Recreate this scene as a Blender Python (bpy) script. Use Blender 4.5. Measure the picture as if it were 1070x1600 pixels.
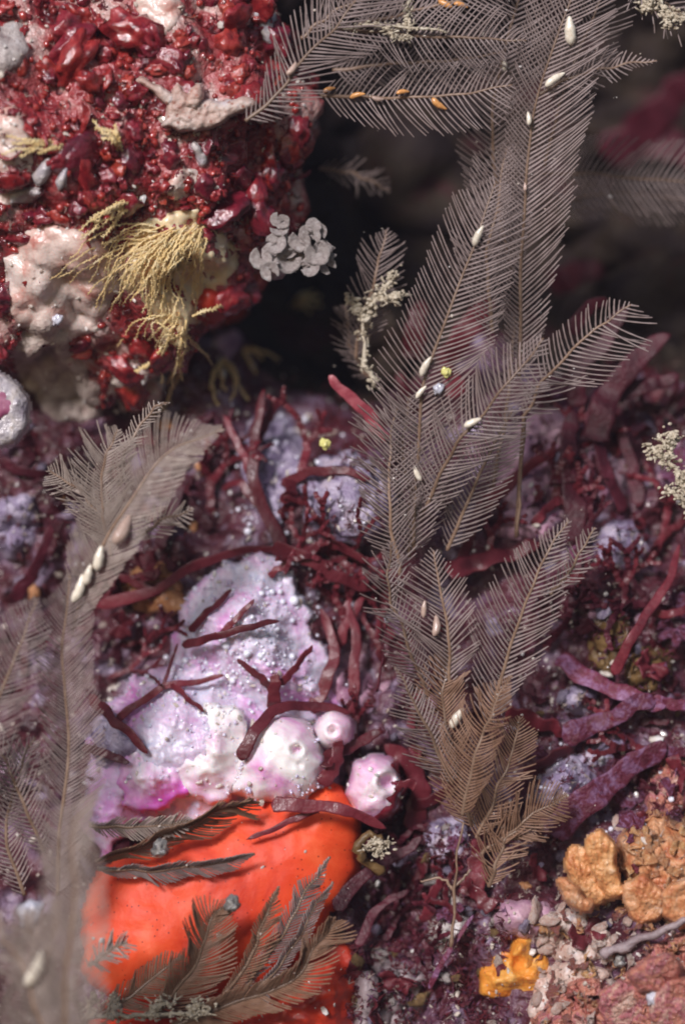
import bpy, bmesh, math, random
import numpy as np
from mathutils import Vector, Matrix, noise
from mathutils.bvhtree import BVHTree

for o in list(bpy.data.objects): bpy.data.objects.remove(o)
sc = bpy.context.scene
col = sc.collection
sc.unit_settings.system = 'METRIC'
sc.unit_settings.scale_length = 0.01          # one unit is a centimetre: a close-up of a reef

# ---------------------------------------------------------------- camera
D = 40.0
cam = bpy.data.cameras.new('camera'); camo = bpy.data.objects.new('camera', cam); col.objects.link(camo)
camo.location = (0, -D, 0); camo.rotation_euler = (math.radians(90), 0, 0)
cam.sensor_fit = 'VERTICAL'; cam.sensor_height = 24; cam.sensor_width = 24
cam.lens = 24 * D / 16.0
cam.clip_start = 0.5; cam.clip_end = 500
cam.dof.use_dof = True; cam.dof.focus_distance = D + 0.1; cam.dof.aperture_fstop = 0.001 * cam.lens / (2 * 0.68)
sc.camera = camo
# ---------------------------------------------------------------- world and sun
LD = Vector((-0.36, -0.84, 0.44)).normalized()      # towards the light
w = bpy.data.worlds.new('World'); sc.world = w; w.use_nodes = True
nt = w.node_tree; bg = nt.nodes['Background']; sky = nt.nodes.new('ShaderNodeTexSky')
sky.sky_type = 'NISHITA'; sky.sun_disc = False
sky.sun_elevation = math.asin(LD.z); sky.sun_rotation = math.atan2(LD.x, LD.y)
nt.links.new(sky.outputs[0], bg.inputs[0]); bg.inputs[1].default_value = 0.06
sun = bpy.data.lights.new('sun', 'SUN'); suno = bpy.data.objects.new('sun', sun); col.objects.link(suno)
suno.rotation_euler = (-LD).to_track_quat('-Z', 'Y').to_euler()
sun.energy = 3.8; sun.angle = math.radians(12); sun.color = (1.0, 0.95, 0.975)
vs = sc.view_settings; vs.view_transform = 'Standard'; vs.look = 'None'; vs.exposure = 0.0; vs.gamma = 1.0
vs.use_curve_mapping = False
sc.cycles.filter_width = 2.0
sc.render.resolution_x = 684; sc.render.resolution_y = 1024

HAZE = 0.00045
R = random.Random(7)
# ---------------------------------------------------------------- helpers
def P(px, py, y=0.0):
    k = (D + y) / D
    return Vector(((px - 535) / 100 * k, y, (800 - py) / 100 * k))

def srgb(r, g, b):
    f = lambda c: (c / 255 / 12.92) if c / 255 <= 0.04045 else ((c / 255 + 0.055) / 1.055) ** 2.4
    return (f(r), f(g), f(b))

def mat(name, ramp, scale=3.0, detail=5, rough=0.4, bump=0.3, bscale=14.0, spec=0.5, coat=0.0, sss=0.0,
        rnd=0.0, speck=None, transl=0.0, dist=0.6, vor=None, hue=0.0, bdist=0.05):
    m = bpy.data.materials.new(name); m.use_nodes = True
    t = m.node_tree; N = t.nodes; L = t.links
    b = N['Principled BSDF']
    tc = N.new('ShaderNodeTexCoord'); oi = N.new('ShaderNodeObjectInfo')
    add = N.new('ShaderNodeVectorMath'); add.operation = 'ADD'
    L.new(tc.outputs['Object'], add.inputs[0])
    mul = N.new('ShaderNodeVectorMath'); mul.operation = 'SCALE'; mul.inputs['Scale'].default_value = 37.0
    comb = N.new('ShaderNodeCombineXYZ')
    for i in range(3): L.new(oi.outputs['Random'], comb.inputs[i])
    L.new(comb.outputs[0], mul.inputs[0]); L.new(mul.outputs[0], add.inputs[1])
    vec = add.outputs[0]
    nz = N.new('ShaderNodeTexNoise'); nz.inputs['Scale'].default_value = scale; nz.inputs['Detail'].default_value = detail
    nz.inputs['Roughness'].default_value = 0.62; nz.inputs['Distortion'].default_value = dist
    L.new(vec, nz.inputs['Vector'])
    cr = N.new('ShaderNodeValToRGB'); e = cr.color_ramp
    while len(e.elements) > 1: e.elements.remove(e.elements[-1])
    e.elements[0].position = ramp[0][0]; e.elements[0].color = (*ramp[0][1], 1)
    for p, c in ramp[1:]:
        x = e.elements.new(p); x.color = (*c, 1)
    L.new(nz.outputs['Fac'], cr.inputs['Fac'])
    c = cr.outputs['Color']
    if vor:      # (colour, scale, low, high): patches of another crust, cell by cell
        v = N.new('ShaderNodeTexVoronoi'); v.inputs['Scale'].default_value = vor[1]; L.new(vec, v.inputs['Vector'])
        v.inputs['Randomness'].default_value = 1.0
        n2 = N.new('ShaderNodeTexNoise'); n2.inputs['Scale'].default_value = vor[1] * 0.7; n2.inputs['Detail'].default_value = 6; L.new(vec, n2.inputs['Vector'])
        mr = N.new('ShaderNodeMapRange'); mr.inputs['From Min'].default_value = vor[2]; mr.inputs['From Max'].default_value = vor[3]
        sm = N.new('ShaderNodeMath'); sm.operation = 'MULTIPLY_ADD'; L.new(v.outputs['Distance'], sm.inputs[0]); sm.inputs[1].default_value = -0.35
        L.new(n2.outputs['Fac'], sm.inputs[2]); L.new(sm.outputs[0], mr.inputs['Value'])
        mx = N.new('ShaderNodeMixRGB'); L.new(mr.outputs[0], mx.inputs['Fac']); L.new(c, mx.inputs['Color1']); mx.inputs['Color2'].default_value = (*vor[0], 1)
        c = mx.outputs['Color']
    if speck:    # (colour, scale, radius)
        v = N.new('ShaderNodeTexVoronoi'); v.inputs['Scale'].default_value = speck[1]; L.new(vec, v.inputs['Vector'])
        mr = N.new('ShaderNodeMapRange'); mr.inputs['From Min'].default_value = speck[2]; mr.inputs['From Max'].default_value = speck[2] * 0.6
        L.new(v.outputs['Distance'], mr.inputs['Value'])
        mx = N.new('ShaderNodeMixRGB'); L.new(mr.outputs[0], mx.inputs['Fac']); L.new(c, mx.inputs['Color1']); mx.inputs['Color2'].default_value = (*speck[0], 1)
        c = mx.outputs['Color']
    if rnd or hue:
        hs = N.new('ShaderNodeHueSaturation')
        for key, amt, mid in (('Value', rnd, 1.0), ('Hue', hue, 0.5)):
            if not amt: continue
            mr = N.new('ShaderNodeMapRange'); L.new(oi.outputs['Random'], mr.inputs['Value'])
            mr.inputs['To Min'].default_value = mid - amt; mr.inputs['To Max'].default_value = mid + amt
            L.new(mr.outputs[0], hs.inputs[key])
        L.new(c, hs.inputs['Color']); c = hs.outputs['Color']
    L.new(c, b.inputs['Base Color'])
    b.inputs['Roughness'].default_value = rough
    b.inputs['Specular IOR Level'].default_value = spec
    if coat:
        b.inputs['Coat Weight'].default_value = coat; b.inputs['Coat Roughness'].default_value = 0.12
    if sss:
        b.inputs['Subsurface Weight'].default_value = sss
        b.inputs['Subsurface Radius'].default_value = (0.25, 0.12, 0.10); b.inputs['Subsurface Scale'].default_value = 0.6
    if bump:
        nb = N.new('ShaderNodeTexNoise'); nb.inputs['Scale'].default_value = bscale; nb.inputs['Detail'].default_value = 4; L.new(vec, nb.inputs['Vector'])
        bp = N.new('ShaderNodeBump'); bp.inputs['Strength'].default_value = bump; bp.inputs['Distance'].default_value = bdist
        L.new(nb.outputs['Fac'], bp.inputs['Height']); L.new(bp.outputs[0], b.inputs['Normal'])
        if coat: L.new(bp.outputs[0], b.inputs['Coat Normal'])
    if transl:
        tr = N.new('ShaderNodeBsdfTranslucent'); L.new(c, tr.inputs['Color'])
        ms = N.new('ShaderNodeMixShader'); ms.inputs[0].default_value = transl
        out = N['Material Output']
        L.new(b.outputs[0], ms.inputs[1]); L.new(tr.outputs[0], ms.inputs[2]); L.new(ms.outputs[0], out.inputs['Surface'])
    return m

M = {}
M['reef'] = mat('reef_crust', [(.28, (.022, .008, .013)), (.40, (.055, .011, .018)), (.49, (.10, .024, .034)), (.57, (.13, .06, .095)), (.67, (.25, .18, .26)), (.80, (.36, .29, .37))],
                scale=1.3, detail=10, rough=.34, bump=.8, bscale=9, vor=((.31, .245, .34), 1.7, .47, .57), bdist=.12, coat=.4)
M['boulder'] = mat('boulder_crust', [(.30, (.06, .007, .011)), (.40, (.17, .014, .020)), (.49, (.31, .028, .032)), (.55, (.40, .10, .10)), (.61, (.54, .33, .30)), (.74, (.60, .50, .48))],
                   scale=1.1, detail=11, rough=.2, bump=.8, bscale=9, coat=.8, bdist=.12, sss=.2)
M['redlobe'] = mat('red_algae_lobe', [(.26, (.055, .005, .009)), (.40, (.14, .010, .016)), (.54, (.26, .019, .026)), (.66, (.35, .055, .062)), (.76, (.46, .25, .26)), (.88, (.55, .42, .43))], scale=1.6, detail=9, rough=.16, bump=.25, bscale=8, coat=.9, rnd=.45, hue=.014, bdist=.08, sss=.4)
M['weed'] = mat('red_seaweed', [(.3, (.085, .010, .017)), (.5, (.14, .018, .027)), (.70, (.19, .032, .045)), (.88, (.30, .16, .19))], scale=2.4, detail=7, rough=.42, bump=.35, bscale=12, spec=.4, coat=.15, rnd=.3, transl=.2)
M['weeddark'] = mat('dark_seaweed', [(.3, (.040, .006, .012)), (.5, (.075, .011, .020)), (.68, (.115, .020, .034)), (.86, (.22, .12, .145))], scale=3.4, detail=8, rough=.45, bump=.5, bscale=16, spec=.35, rnd=.3, transl=.15)
M['weedpurple'] = mat('crusted_seaweed', [(.34, (.08, .011, .022)), (.48, (.13, .022, .045)), (.58, (.19, .08, .16)), (.74, (.32, .19, .31))], scale=5, detail=8, rough=.5, bump=.7, bscale=18, spec=.35, rnd=.2)
M['weedpink'] = mat('rosy_seaweed', [(.3, (.22, .035, .05)), (.5, (.32, .06, .08)), (.72, (.45, .16, .18))], scale=4, rough=.36, bump=.3, bscale=18, coat=.25)
M['pink'] = mat('pink_sponge_skin', [(.34, (.62, .18, .53)), (.44, (.66, .40, .64)), (.52, (.66, .54, .70)), (.60, (.68, .63, .75)), (.70, (.52, .51, .70))], scale=1.0, detail=9, rough=.34, bump=.5, bscale=9, sss=.5, bdist=.08, coat=.3)
M['white'] = mat('white_sponge_skin', [(.34, (.74, .34, .62)), (.44, (.80, .62, .72)), (.52, (.84, .78, .79)), (.7, (.86, .82, .80))], scale=.8, rough=.36, bump=.3, bscale=9, sss=.45, coat=.3)
M['magenta'] = mat('magenta_sponge_skin', [(.34, (.66, .07, .52)), (.48, (.76, .22, .64)), (.58, (.82, .48, .74)), (.70, (.86, .74, .82))], scale=1.0, rough=.34, bump=.35, bscale=9, sss=.45, coat=.3)
M['lilac'] = mat('lilac_crust', [(.30, (.12, .07, .13)), (.42, (.26, .20, .32)), (.54, (.42, .36, .48)), (.7, (.54, .44, .52))], scale=2.6, detail=9, rough=.36, bump=.9, bscale=10, speck=((.62, .64, .74), 9, .15), bdist=.1)
M['rosy'] = mat('rosy_crust', [(.30, (.24, .09, .16)), (.45, (.42, .23, .32)), (.60, (.54, .34, .40)), (.75, (.48, .42, .50))], scale=1.8, detail=8, rough=.42, bump=.6, bscale=8)
M['greycrust'] = mat('grey_crust', [(.30, (.30, .23, .23)), (.46, (.48, .41, .39)), (.60, (.60, .54, .52)), (.75, (.68, .67, .71))], scale=3, detail=9, rough=.42, bump=.8, bscale=14, speck=((.30, .20, .19), 14, .24), coat=.3, transl=.12)
M['cream'] = mat('cream_crust', [(.28, (.42, .09, .08)), (.37, (.60, .31, .26)), (.47, (.68, .52, .46)), (.62, (.72, .60, .55)), (.78, (.64, .46, .52))], scale=1.3, detail=8, rough=.34, bump=.5, bscale=8, bdist=.08, coat=.5, sss=.3)
M['sand'] = mat('sandy_crust', [(.30, (.30, .20, .18)), (.5, (.50, .40, .35)), (.7, (.62, .54, .48))], scale=4, detail=9, rough=.55, bump=.8, bscale=18)
M['orange'] = mat('orange_sponge_skin', [(.28, (.54, .034, .012)), (.42, (.70, .060, .016)), (.56, (.78, .085, .022)), (.68, (.81, .13, .042)), (.82, (.78, .22, .11))], scale=1.0, detail=9, rough=.5, bump=.14, bscale=16, spec=.3, sss=.45, speck=((.28, .016, .008), 9, .16))
M['oranged'] = mat('dark_orange_sponge', [(.30, (.30, .02, .012)), (.5, (.46, .035, .014)), (.7, (.58, .06, .02))], scale=1.2, detail=6, rough=.42, bump=.35, bscale=9)
M['amber'] = mat('amber_sponge', [(.28, (.46, .10, .015)), (.42, (.64, .20, .025)), (.56, (.74, .31, .05)), (.72, (.74, .44, .14))], scale=2.2, detail=10, rough=.42, bump=.7, bscale=12, sss=.25)
M['coral'] = mat('salmon_crust', [(.28, (.22, .04, .045)), (.38, (.40, .11, .085)), (.48, (.52, .22, .15)), (.55, (.40, .11, .14)), (.63, (.58, .34, .26)), (.76, (.66, .54, .50))], scale=2.4, detail=11, rough=.36, bump=1.0, bscale=13, bdist=.12, coat=.4, sss=.1)
M['tan'] = mat('tan_blade', [(.30, (.34, .12, .05)), (.48, (.52, .23, .10)), (.65, (.66, .36, .18))], scale=2.6, detail=7, rough=.4, bump=.6, bscale=10, rnd=.2)
M['olive'] = mat('olive_crust', [(.30, (.06, .035, .015)), (.5, (.15, .085, .03)), (.7, (.24, .15, .06))], scale=3, detail=7, rough=.5, bump=.7, bscale=10)
M['pinna'] = mat('hydroid_pinnae', [(.3, (.24, .18, .165)), (.5, (.32, .245, .23)), (.7, (.42, .335, .32))], scale=3, rough=.4, bump=0, rnd=.2, transl=.25)
M['stem'] = mat('hydroid_stem', [(.3, (.14, .08, .05)), (.6, (.25, .165, .115))], scale=6, rough=.4, bump=0, rnd=.2)
M['pinnab'] = mat('brown_hydroid_pinnae', [(.3, (.21, .115, .07)), (.5, (.30, .17, .11)), (.7, (.39, .245, .18))], scale=3, rough=.42, bump=0, rnd=.15, transl=.22)
M['pinnap'] = mat('pale_hydroid_pinnae', [(.3, (.34, .265, .23)), (.5, (.43, .345, .30)), (.7, (.53, .445, .40))], scale=3, rough=.42, bump=0, rnd=.1, transl=.22)
M['yellow'] = mat('yellow_hydroid', [(.3, (.80, .56, .22)), (.5, (.88, .68, .34)), (.7, (.90, .78, .50))], scale=4, rough=.4, bump=0, rnd=.08, transl=.12)
M['capw'] = mat('cream_capsule', [(.3, (.62, .52, .40)), (.6, (.82, .76, .64))], scale=5, rough=.25, bump=.1, coat=.5, rnd=.12)
M['capo'] = mat('orange_capsule', [(.3, (.62, .24, .07)), (.6, (.78, .40, .14))], scale=5, rough=.25, bump=.1, coat=.5, rnd=.12)
M['capt'] = mat('tan_capsule', [(.3, (.42, .28, .22)), (.6, (.52, .38, .32))], scale=5, rough=.3, bump=.1, coat=.4, rnd=.12)
M['shell'] = mat('shell_white', [(.3, (.26, .22, .26)), (.46, (.44, .40, .43)), (.6, (.56, .51, .50)), (.75, (.50, .40, .34))], scale=4, detail=9, rough=.25, bump=.8, bscale=14, coat=.5)
M['shellin'] = mat('shell_inside', [(.3, (.25, .05, .12)), (.6, (.45, .20, .30))], scale=3, rough=.3, bump=.2, coat=.4)
M['bead'] = mat('glassy_bead', [(.3, (.45, .45, .55)), (.6, (.72, .72, .80))], scale=3, rough=.12, bump=0, coat=.8, rnd=.25)
M['speck'] = mat('pale_speck', [(.35, (.34, .26, .22)), (.5, (.62, .55, .48)), (.65, (.80, .78, .78))], scale=2.2, rough=.25, bump=0, coat=.5)
M['shaderock'] = mat('shade_painted_rock', [(.30, (.010, .007, .009)), (.46, (.022, .013, .012)), (.56, (.035, .024, .016)), (.64, (.05, .012, .016)), (.78, (.06, .065, .06))], scale=.55, detail=7, rough=.7, bump=.7, bscale=6, bdist=.15, spec=.2)  # rock colour darkened to carry the shade of the deep cleft
M['darkbead'] = mat('dark_bead', [(.3, (.05, .05, .06)), (.6, (.26, .24, .22))], scale=1.5, rough=.1, bump=.3, coat=.8)
M['peach'] = mat('peach_frill', [(.26, (.34, .085, .035)), (.38, (.52, .19, .075)), (.50, (.64, .30, .13)), (.60, (.70, .40, .22)), (.70, (.74, .56, .46)), (.84, (.64, .30, .20))], scale=2.6, detail=10, rough=.4, bump=.7, bscale=14, coat=.3, rnd=.15, hue=.01, sss=.2, bdist=.08)
M['lace'] = mat('lace_crust', [(.30, (.40, .24, .20)), (.46, (.54, .38, .32)), (.60, (.62, .50, .45)), (.75, (.58, .56, .62))], scale=2, detail=9, rough=.45, bump=.8, bscale=14, speck=((.34, .15, .11), 8, .28), coat=.15, rnd=.15, sss=.2)
M['yellowcream'] = mat('yellow_cream_crust', [(.28, (.56, .12, .06)), (.36, (.70, .34, .16)), (.46, (.80, .60, .34)), (.60, (.82, .66, .44)), (.76, (.76, .56, .46))], scale=1.2, detail=8, rough=.34, bump=.4, bscale=9, sss=.4, coat=.4)
M['mauvegrey'] = mat('mauve_grey_crust', [(.30, (.16, .11, .12)), (.5, (.27, .21, .22)), (.7, (.36, .29, .30))], scale=2.5, detail=9, rough=.5, bump=.6, bscale=14, sss=.1)
M['frost'] = mat('lavender_papillae', [(.30, (.50, .40, .62)), (.48, (.66, .58, .74)), (.62, (.76, .70, .80)), (.78, (.72, .42, .66))], scale=.9, detail=4, rough=.25, bump=0, coat=.5, sss=.4)
M['yellowbead'] = mat('yellow_bead', [(.3, (.50, .46, .10)), (.6, (.80, .76, .30))], scale=3, rough=.12, bump=.2, coat=.8)
M['palepink'] = mat('pale_pink_skin', [(.34, (.70, .22, .56)), (.46, (.80, .50, .68)), (.56, (.85, .74, .79)), (.70, (.87, .82, .83))], scale=1.1, rough=.34, bump=.35, bscale=9, sss=.5, coat=.3)
M['bone'] = mat('bony_branch', [(.3, (.30, .24, .17)), (.5, (.52, .45, .34)), (.7, (.70, .64, .52))], scale=6, detail=8, rough=.45, bump=.8, bscale=16)

def thing(name, label, cat, loc=(0, 0, 0), group=None):
    o = bpy.data.objects.new(name, None); col.objects.link(o); o.location = loc
    o.empty_display_size = 0.2
    o['label'] = label; o['category'] = cat
    if group: o['group'] = group
    return o

def tag(o, label, cat, group=None):
    o['label'] = label; o['category'] = cat
    if group: o['group'] = group
    return o

def link(name, me, parent=None, kind=None, m=None):
    o = bpy.data.objects.new(name, me); col.objects.link(o)
    if parent: o.parent = parent
    if kind: o['kind'] = kind
    if m: 
        if len(me.materials) == 0: me.materials.append(M[m])
    return o

def mesh(name, verts, faces, m, parent=None, kind=None, smooth=True, loc=None):
    """one mesh object; verts in world space, stored relative to the parent or to loc"""
    me = bpy.data.meshes.new(name)
    off = Vector(loc) if loc is not None else Vector((0, 0, 0))
    if parent:
        q = parent; off = Vector((0, 0, 0))
        while q: off += q.location; q = q.parent
    me.from_pydata([(v[0] - off[0], v[1] - off[1], v[2] - off[2]) for v in verts], [], faces)
    if smooth: me.polygons.foreach_set('use_smooth', [True] * len(me.polygons))
    me.materials.append(M[m]); me.update()
    o = link(name, me, parent, kind)
    if not parent: o.location = off
    return o

def crom(pts, n):
    """Catmull-Rom through points (any dimension) -> n samples"""
    a = np.array(pts, float)
    if len(a) == 2: return [tuple(a[0] + (a[1] - a[0]) * i / (n - 1)) for i in range(n)]
    ext = np.vstack([2 * a[0] - a[1], a, 2 * a[-1] - a[-2]])
    out = []; s = len(a) - 1
    for i in range(n):
        u = i / (n - 1) * s; k = min(int(u), s - 1); t = u - k
        p0, p1, p2, p3 = ext[k], ext[k + 1], ext[k + 2], ext[k + 3]
        out.append(0.5 * ((2 * p1) + (-p0 + p2) * t + (2 * p0 - 5 * p1 + 4 * p2 - p3) * t * t + (-p0 + 3 * p1 - 3 * p2 + p3) * t ** 3))
    return [tuple(x) for x in out]

class MB:
    def __init__(s): s.v = []; s.f = []
    def tube(s, pts, rad, sides=6, flat=1.0, face=None, cap=True):
        n = len(pts); b0 = len(s.v); V = [Vector(p) for p in pts]
        up = Vector(face) if face else Vector((0, 1, 0))
        for i in range(n):
            t = (V[min(i + 1, n - 1)] - V[max(i - 1, 0)])
            if t.length < 1e-9: t = Vector((0, 0, 1))
            t.normalize()
            a = t.cross(up)
            if a.length < 1e-4: a = t.cross(Vector((1, 0, 0)))
            a.normalize(); b = t.cross(a).normalized()
            r = rad[i] if hasattr(rad, '__len__') else rad
            for k in range(sides):
                an = 2 * math.pi * k / sides
                s.v.append(V[i] + a * (math.cos(an) * r) + b * (math.sin(an) * r * flat))
        for i in range(n - 1):
            for k in range(sides):
                k2 = (k + 1) % sides
                s.f.append((b0 + i * sides + k, b0 + i * sides + k2, b0 + (i + 1) * sides + k2, b0 + (i + 1) * sides + k))
        if cap:
            s.f.append(tuple(b0 + k for k in reversed(range(sides))))
            s.f.append(tuple(b0 + (n - 1) * sides + k for k in range(sides)))
    def add(s, vs, fs, mtx):
        b0 = len(s.v)
        s.v += [mtx @ v for v in vs]; s.f += [tuple(i + b0 for i in f) for f in fs]

def ico(sub):
    bm = bmesh.new(); bmesh.ops.create_icosphere(bm, subdivisions=sub, radius=1)
    v = [x.co.copy() for x in bm.verts]; f = [tuple(y.index for y in x.verts) for x in bm.faces]; bm.free()
    return v, f
ICO = {i: ico(i) for i in (1, 2, 3, 4, 5, 6)}

def blobmesh(name, seed, amp=.3, freq=1.3, sub=2, sc_=(1, 1, 1), m='redlobe', fine=0.0):
    v, f = ICO[sub]; off = Vector((seed * 3.17, seed * 1.73, -seed * 2.3))
    vv = []
    for p in v:
        d = 1 + amp * noise.noise(p * freq + off) * 2 + fine * noise.noise(p * freq * 4 + off)
        vv.append((p.x * d * sc_[0], p.y * d * sc_[1], p.z * d * sc_[2]))
    me = bpy.data.meshes.new(name); me.from_pydata(vv, [], f)
    me.polygons.foreach_set('use_smooth', [True] * len(me.polygons)); me.materials.append(M[m]); me.update()
    return me

def fanmesh(name, seed, m, span=4.2, wave=.22, nw=5, rings=5, seg=26, lobes=.22):
    """a thin ruffled fan: base near the origin, rim wavy and lobed, facing +Z, with real thickness"""
    rr = random.Random(seed); ph = rr.uniform(0, 6); vs = []; fs = []
    for lay in (0, 1):
        for i in range(rings + 1):
            for j in range(seg + 1):
                th = (j / seg - .5) * span; u = .08 + .92 * i / rings
                n1 = noise.noise(Vector((th * 1.6, seed * 2.1, 0))); n2 = noise.noise(Vector((th * 4.5, seed * 3.3, 5)))
                r = u * (1 + u * (lobes * 1.6 * n1 + lobes * n2))
                z = wave * u * u * (math.sin(nw * th + ph) + .8 * n2) + .30 * u * u + .05 * noise.noise(Vector((u * 4, th * 3, seed)))
                vs.append((r * math.sin(th), r * math.cos(th) - .3, z - lay * (.06 - .035 * u)))
    w_ = seg + 1; o = (rings + 1) * w_
    for i in range(rings):
        for j in range(seg):
            p = i * w_ + j; fs.append((p, p + 1, p + w_ + 1, p + w_)); fs.append((o + p + w_, o + p + w_ + 1, o + p + 1, o + p))
    for j in range(seg):
        p = rings * w_ + j; fs.append((p, p + 1, o + p + 1, o + p)); fs.append((o + j, o + j + 1, j + 1, j))
    for i in range(rings):
        p = i * w_; fs.append((p, p + w_, o + p + w_, o + p)); p += seg; fs.append((o + p, o + p + w_, p + w_, p))
    me = bpy.data.meshes.new(name); me.from_pydata(vs, [], fs)
    me.polygons.foreach_set('use_smooth', [True] * len(me.polygons)); me.materials.append(M[m]); me.update(); return me

def basis(n, spin):
    """rotation whose +Z is n"""
    q = Vector(n).to_track_quat('Z', 'Y')
    return (q.to_matrix() @ Matrix.Rotation(spin, 3, 'Z')).to_4x4()

def tfm(loc, n, spin, s):
    if not hasattr(s, '__len__'): s = (s, s, s)
    return Matrix.Translation(loc) @ basis(n, spin) @ Matrix.Diagonal((*s, 1))

# ================================================================= THE SETTING
CTRL = [  # px, py, depth (cm behind the plane of focus), spread
    (150, 250, 3.5, 260), (460, 300, 6.5, 160), (560, 250, 8.5, 170), (700, 200, 9, 200), (950, 100, 10, 220), (1000, 330, 9, 200), (900, 430, 7.5, 130),
    (520, 480, 6.5, 110), (620, 480, 5.0, 110), (760, 560, 3.6, 120), (980, 560, 4.2, 130), (900, 700, 2.4, 130), (1050, 750, 2.3, 140),
    (470, 640, 4.0, 90), (400, 740, 2.2, 110), (540, 800, 1.8, 110), (250, 700, 2.6, 120), (60, 780, 2.2, 140), (200, 900, 2.0, 130),
    (60, 1000, 2.4, 140), (150, 1150, 1.8, 130), (380, 980, 1.6, 130), (330, 1180, 1.5, 130), (540, 980, 1.7, 120), (700, 950, 1.6, 140),
    (900, 950, 1.6, 140), (1050, 1000, 1.4, 140), (620, 1150, 1.4, 120), (800, 1200, 1.1, 140), (980, 1180, 1.0, 140), (400, 1420, 1.2, 160),
    (60, 1400, 1.5, 160), (120, 1590, .9, 160), (600, 1380, 1.7, 110), (600, 1540, 1.1, 130), (740, 1450, 1.0, 120), (880, 1420, .6, 130), (1020, 1330, .5, 140),
    (900, 1580, -.2, 160), (1070, 1560, -.3, 170), (700, 1620, .5, 140), (300, 1640, .7, 150),
    (-300, 200, 3, 300), (-300, 1000, 2.5, 300), (-250, 1600, 1, 300), (1400, 200, 9, 300), (1400, 900, 1.5, 300), (1400, 1600, -.8, 300),
    (500, -350, 5, 300), (1000, -400, 6, 300), (200, 2000, .3, 300), (900, 2000, -1.2, 300)]
def build_reef():
    st = 6.5
    xs = np.arange(-520, 1600, st); ys = np.arange(-520, 2120, st)
    X, Y = np.meshgrid(xs, ys)
    num = np.zeros_like(X); den = np.full_like(X, 1e-6)
    for cx, cy, d, s in CTRL:
        g = np.exp(-((X - cx) ** 2 + (Y - cy) ** 2) / (2 * (s * .62) ** 2)); num += g * d; den += g
    base = (num + 2e-6) / den
    nx, ny = len(xs), len(ys); verts = []
    for j in range(ny):
        for i in range(nx):
            px, py, d = X[j, i], Y[j, i], base[j, i]
            p = Vector((px / 100, py / 100, 0.3))
            n = noise.fractal(p * .8, 1.0, 2.0, 2) * .45
            v = noise.voronoi(p * 1.5 + Vector((0, 0, n)))[0]
            n += (v[0] - .35) * .7 + abs(noise.noise(p * 3.6)) * .30 + noise.noise(p * 8.0) * .10
            verts.append(P(px, py, d + n))
    faces = [(j * nx + i, j * nx + i + 1, (j + 1) * nx + i + 1, (j + 1) * nx + i) for j in range(ny - 1) for i in range(nx - 1)]
    return verts, faces
rv, rf = build_reef()
reef = mesh('reef_rock', rv, [tuple(reversed(f)) for f in rf], 'reef'); reef['kind'] = 'structure'
reef.data.materials.append(M['shaderock'])
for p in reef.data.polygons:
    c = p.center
    if c.y + .9 * noise.noise(c * .8) > 4.6: p.material_index = 1  # cleft shade painted in: the deep faces take the darkened rock colour
BV = {'reef': BVHTree.FromPolygons(rv, rf)}
camp = Vector((0, -D, 0))
def hit(px, py, keys=None):
    """first surface the pixel's ray meets"""
    d = (P(px, py, 0) - camp).normalized(); best = None
    for k in (keys or BV.keys()):
        loc, n, i, dist = BV[k].ray_cast(camp, d)
        if loc and (best is None or dist < best[2]):
            if n.dot(d) > 0: n = -n
            best = (loc, n, dist)
    return (best[0], best[1]) if best else (P(px, py, 3), Vector((0, -1, 0)))

def register(key, o):
    me = o.data; mw = Matrix.Translation(o.location if not o.parent else o.location + o.parent.location)
    BV[key] = BVHTree.FromPolygons([mw @ v.co for v in me.vertices], [tuple(p.vertices) for p in me.polygons])

# ---- the encrusted boulder at the upper left
def build_boulder():
    v, f = ICO[6]; c = P(110, 190, 2.4); out = []
    for p in v:
        q = p.copy()
        n = noise.fractal(q * 1.7 + Vector((4, 2, 9)), 1.0, 2.0, 3) * .16
        vo = noise.voronoi(q * 5.5)[0][0]
        n += (.3 - vo) * .13 + noise.noise(q * 14) * .025 + abs(noise.noise(q * 8)) * -.05
        r = 1 + n
        out.append(c + Vector((q.x * r * 3.9, q.y * r * 3.3, q.z * r * 4.5)))
    return out, f, c
bv_, bf_, bc_ = build_boulder()
boulder = mesh('boulder', bv_, bf_, 'boulder', loc=bc_ + Vector((0, 0, -4.4)))
tag(boulder, 'large rounded boulder encrusted in glossy red and cream growth, upper left', 'boulder')
register('boulder', boulder)

# ---- inflated outline: a body with a traced footprint, real depth, sunk into what carries it
def ppoly(poly, X, Y):
    """signed distance (inside positive) of grid points to a polygon, in pixels"""
    pts = np.array(poly); n = len(pts); dmin = np.full(X.shape, 1e9); ins = np.zeros(X.shape, bool)
    for i in range(n):
        x1, y1 = pts[i]; x2, y2 = pts[(i + 1) % n]
        dx, dy = x2 - x1, y2 - y1; l2 = dx * dx + dy * dy + 1e-9
        t = np.clip(((X - x1) * dx + (Y - y1) * dy) / l2, 0, 1)
        dmin = np.minimum(dmin, np.hypot(X - x1 - t * dx, Y - y1 - t * dy))
        c = ((y1 > Y) != (y2 > Y)) & (X < dx * (Y - y1) / (dy + 1e-12) + x1)
        ins ^= c
    return np.where(ins, dmin, -dmin)

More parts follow.
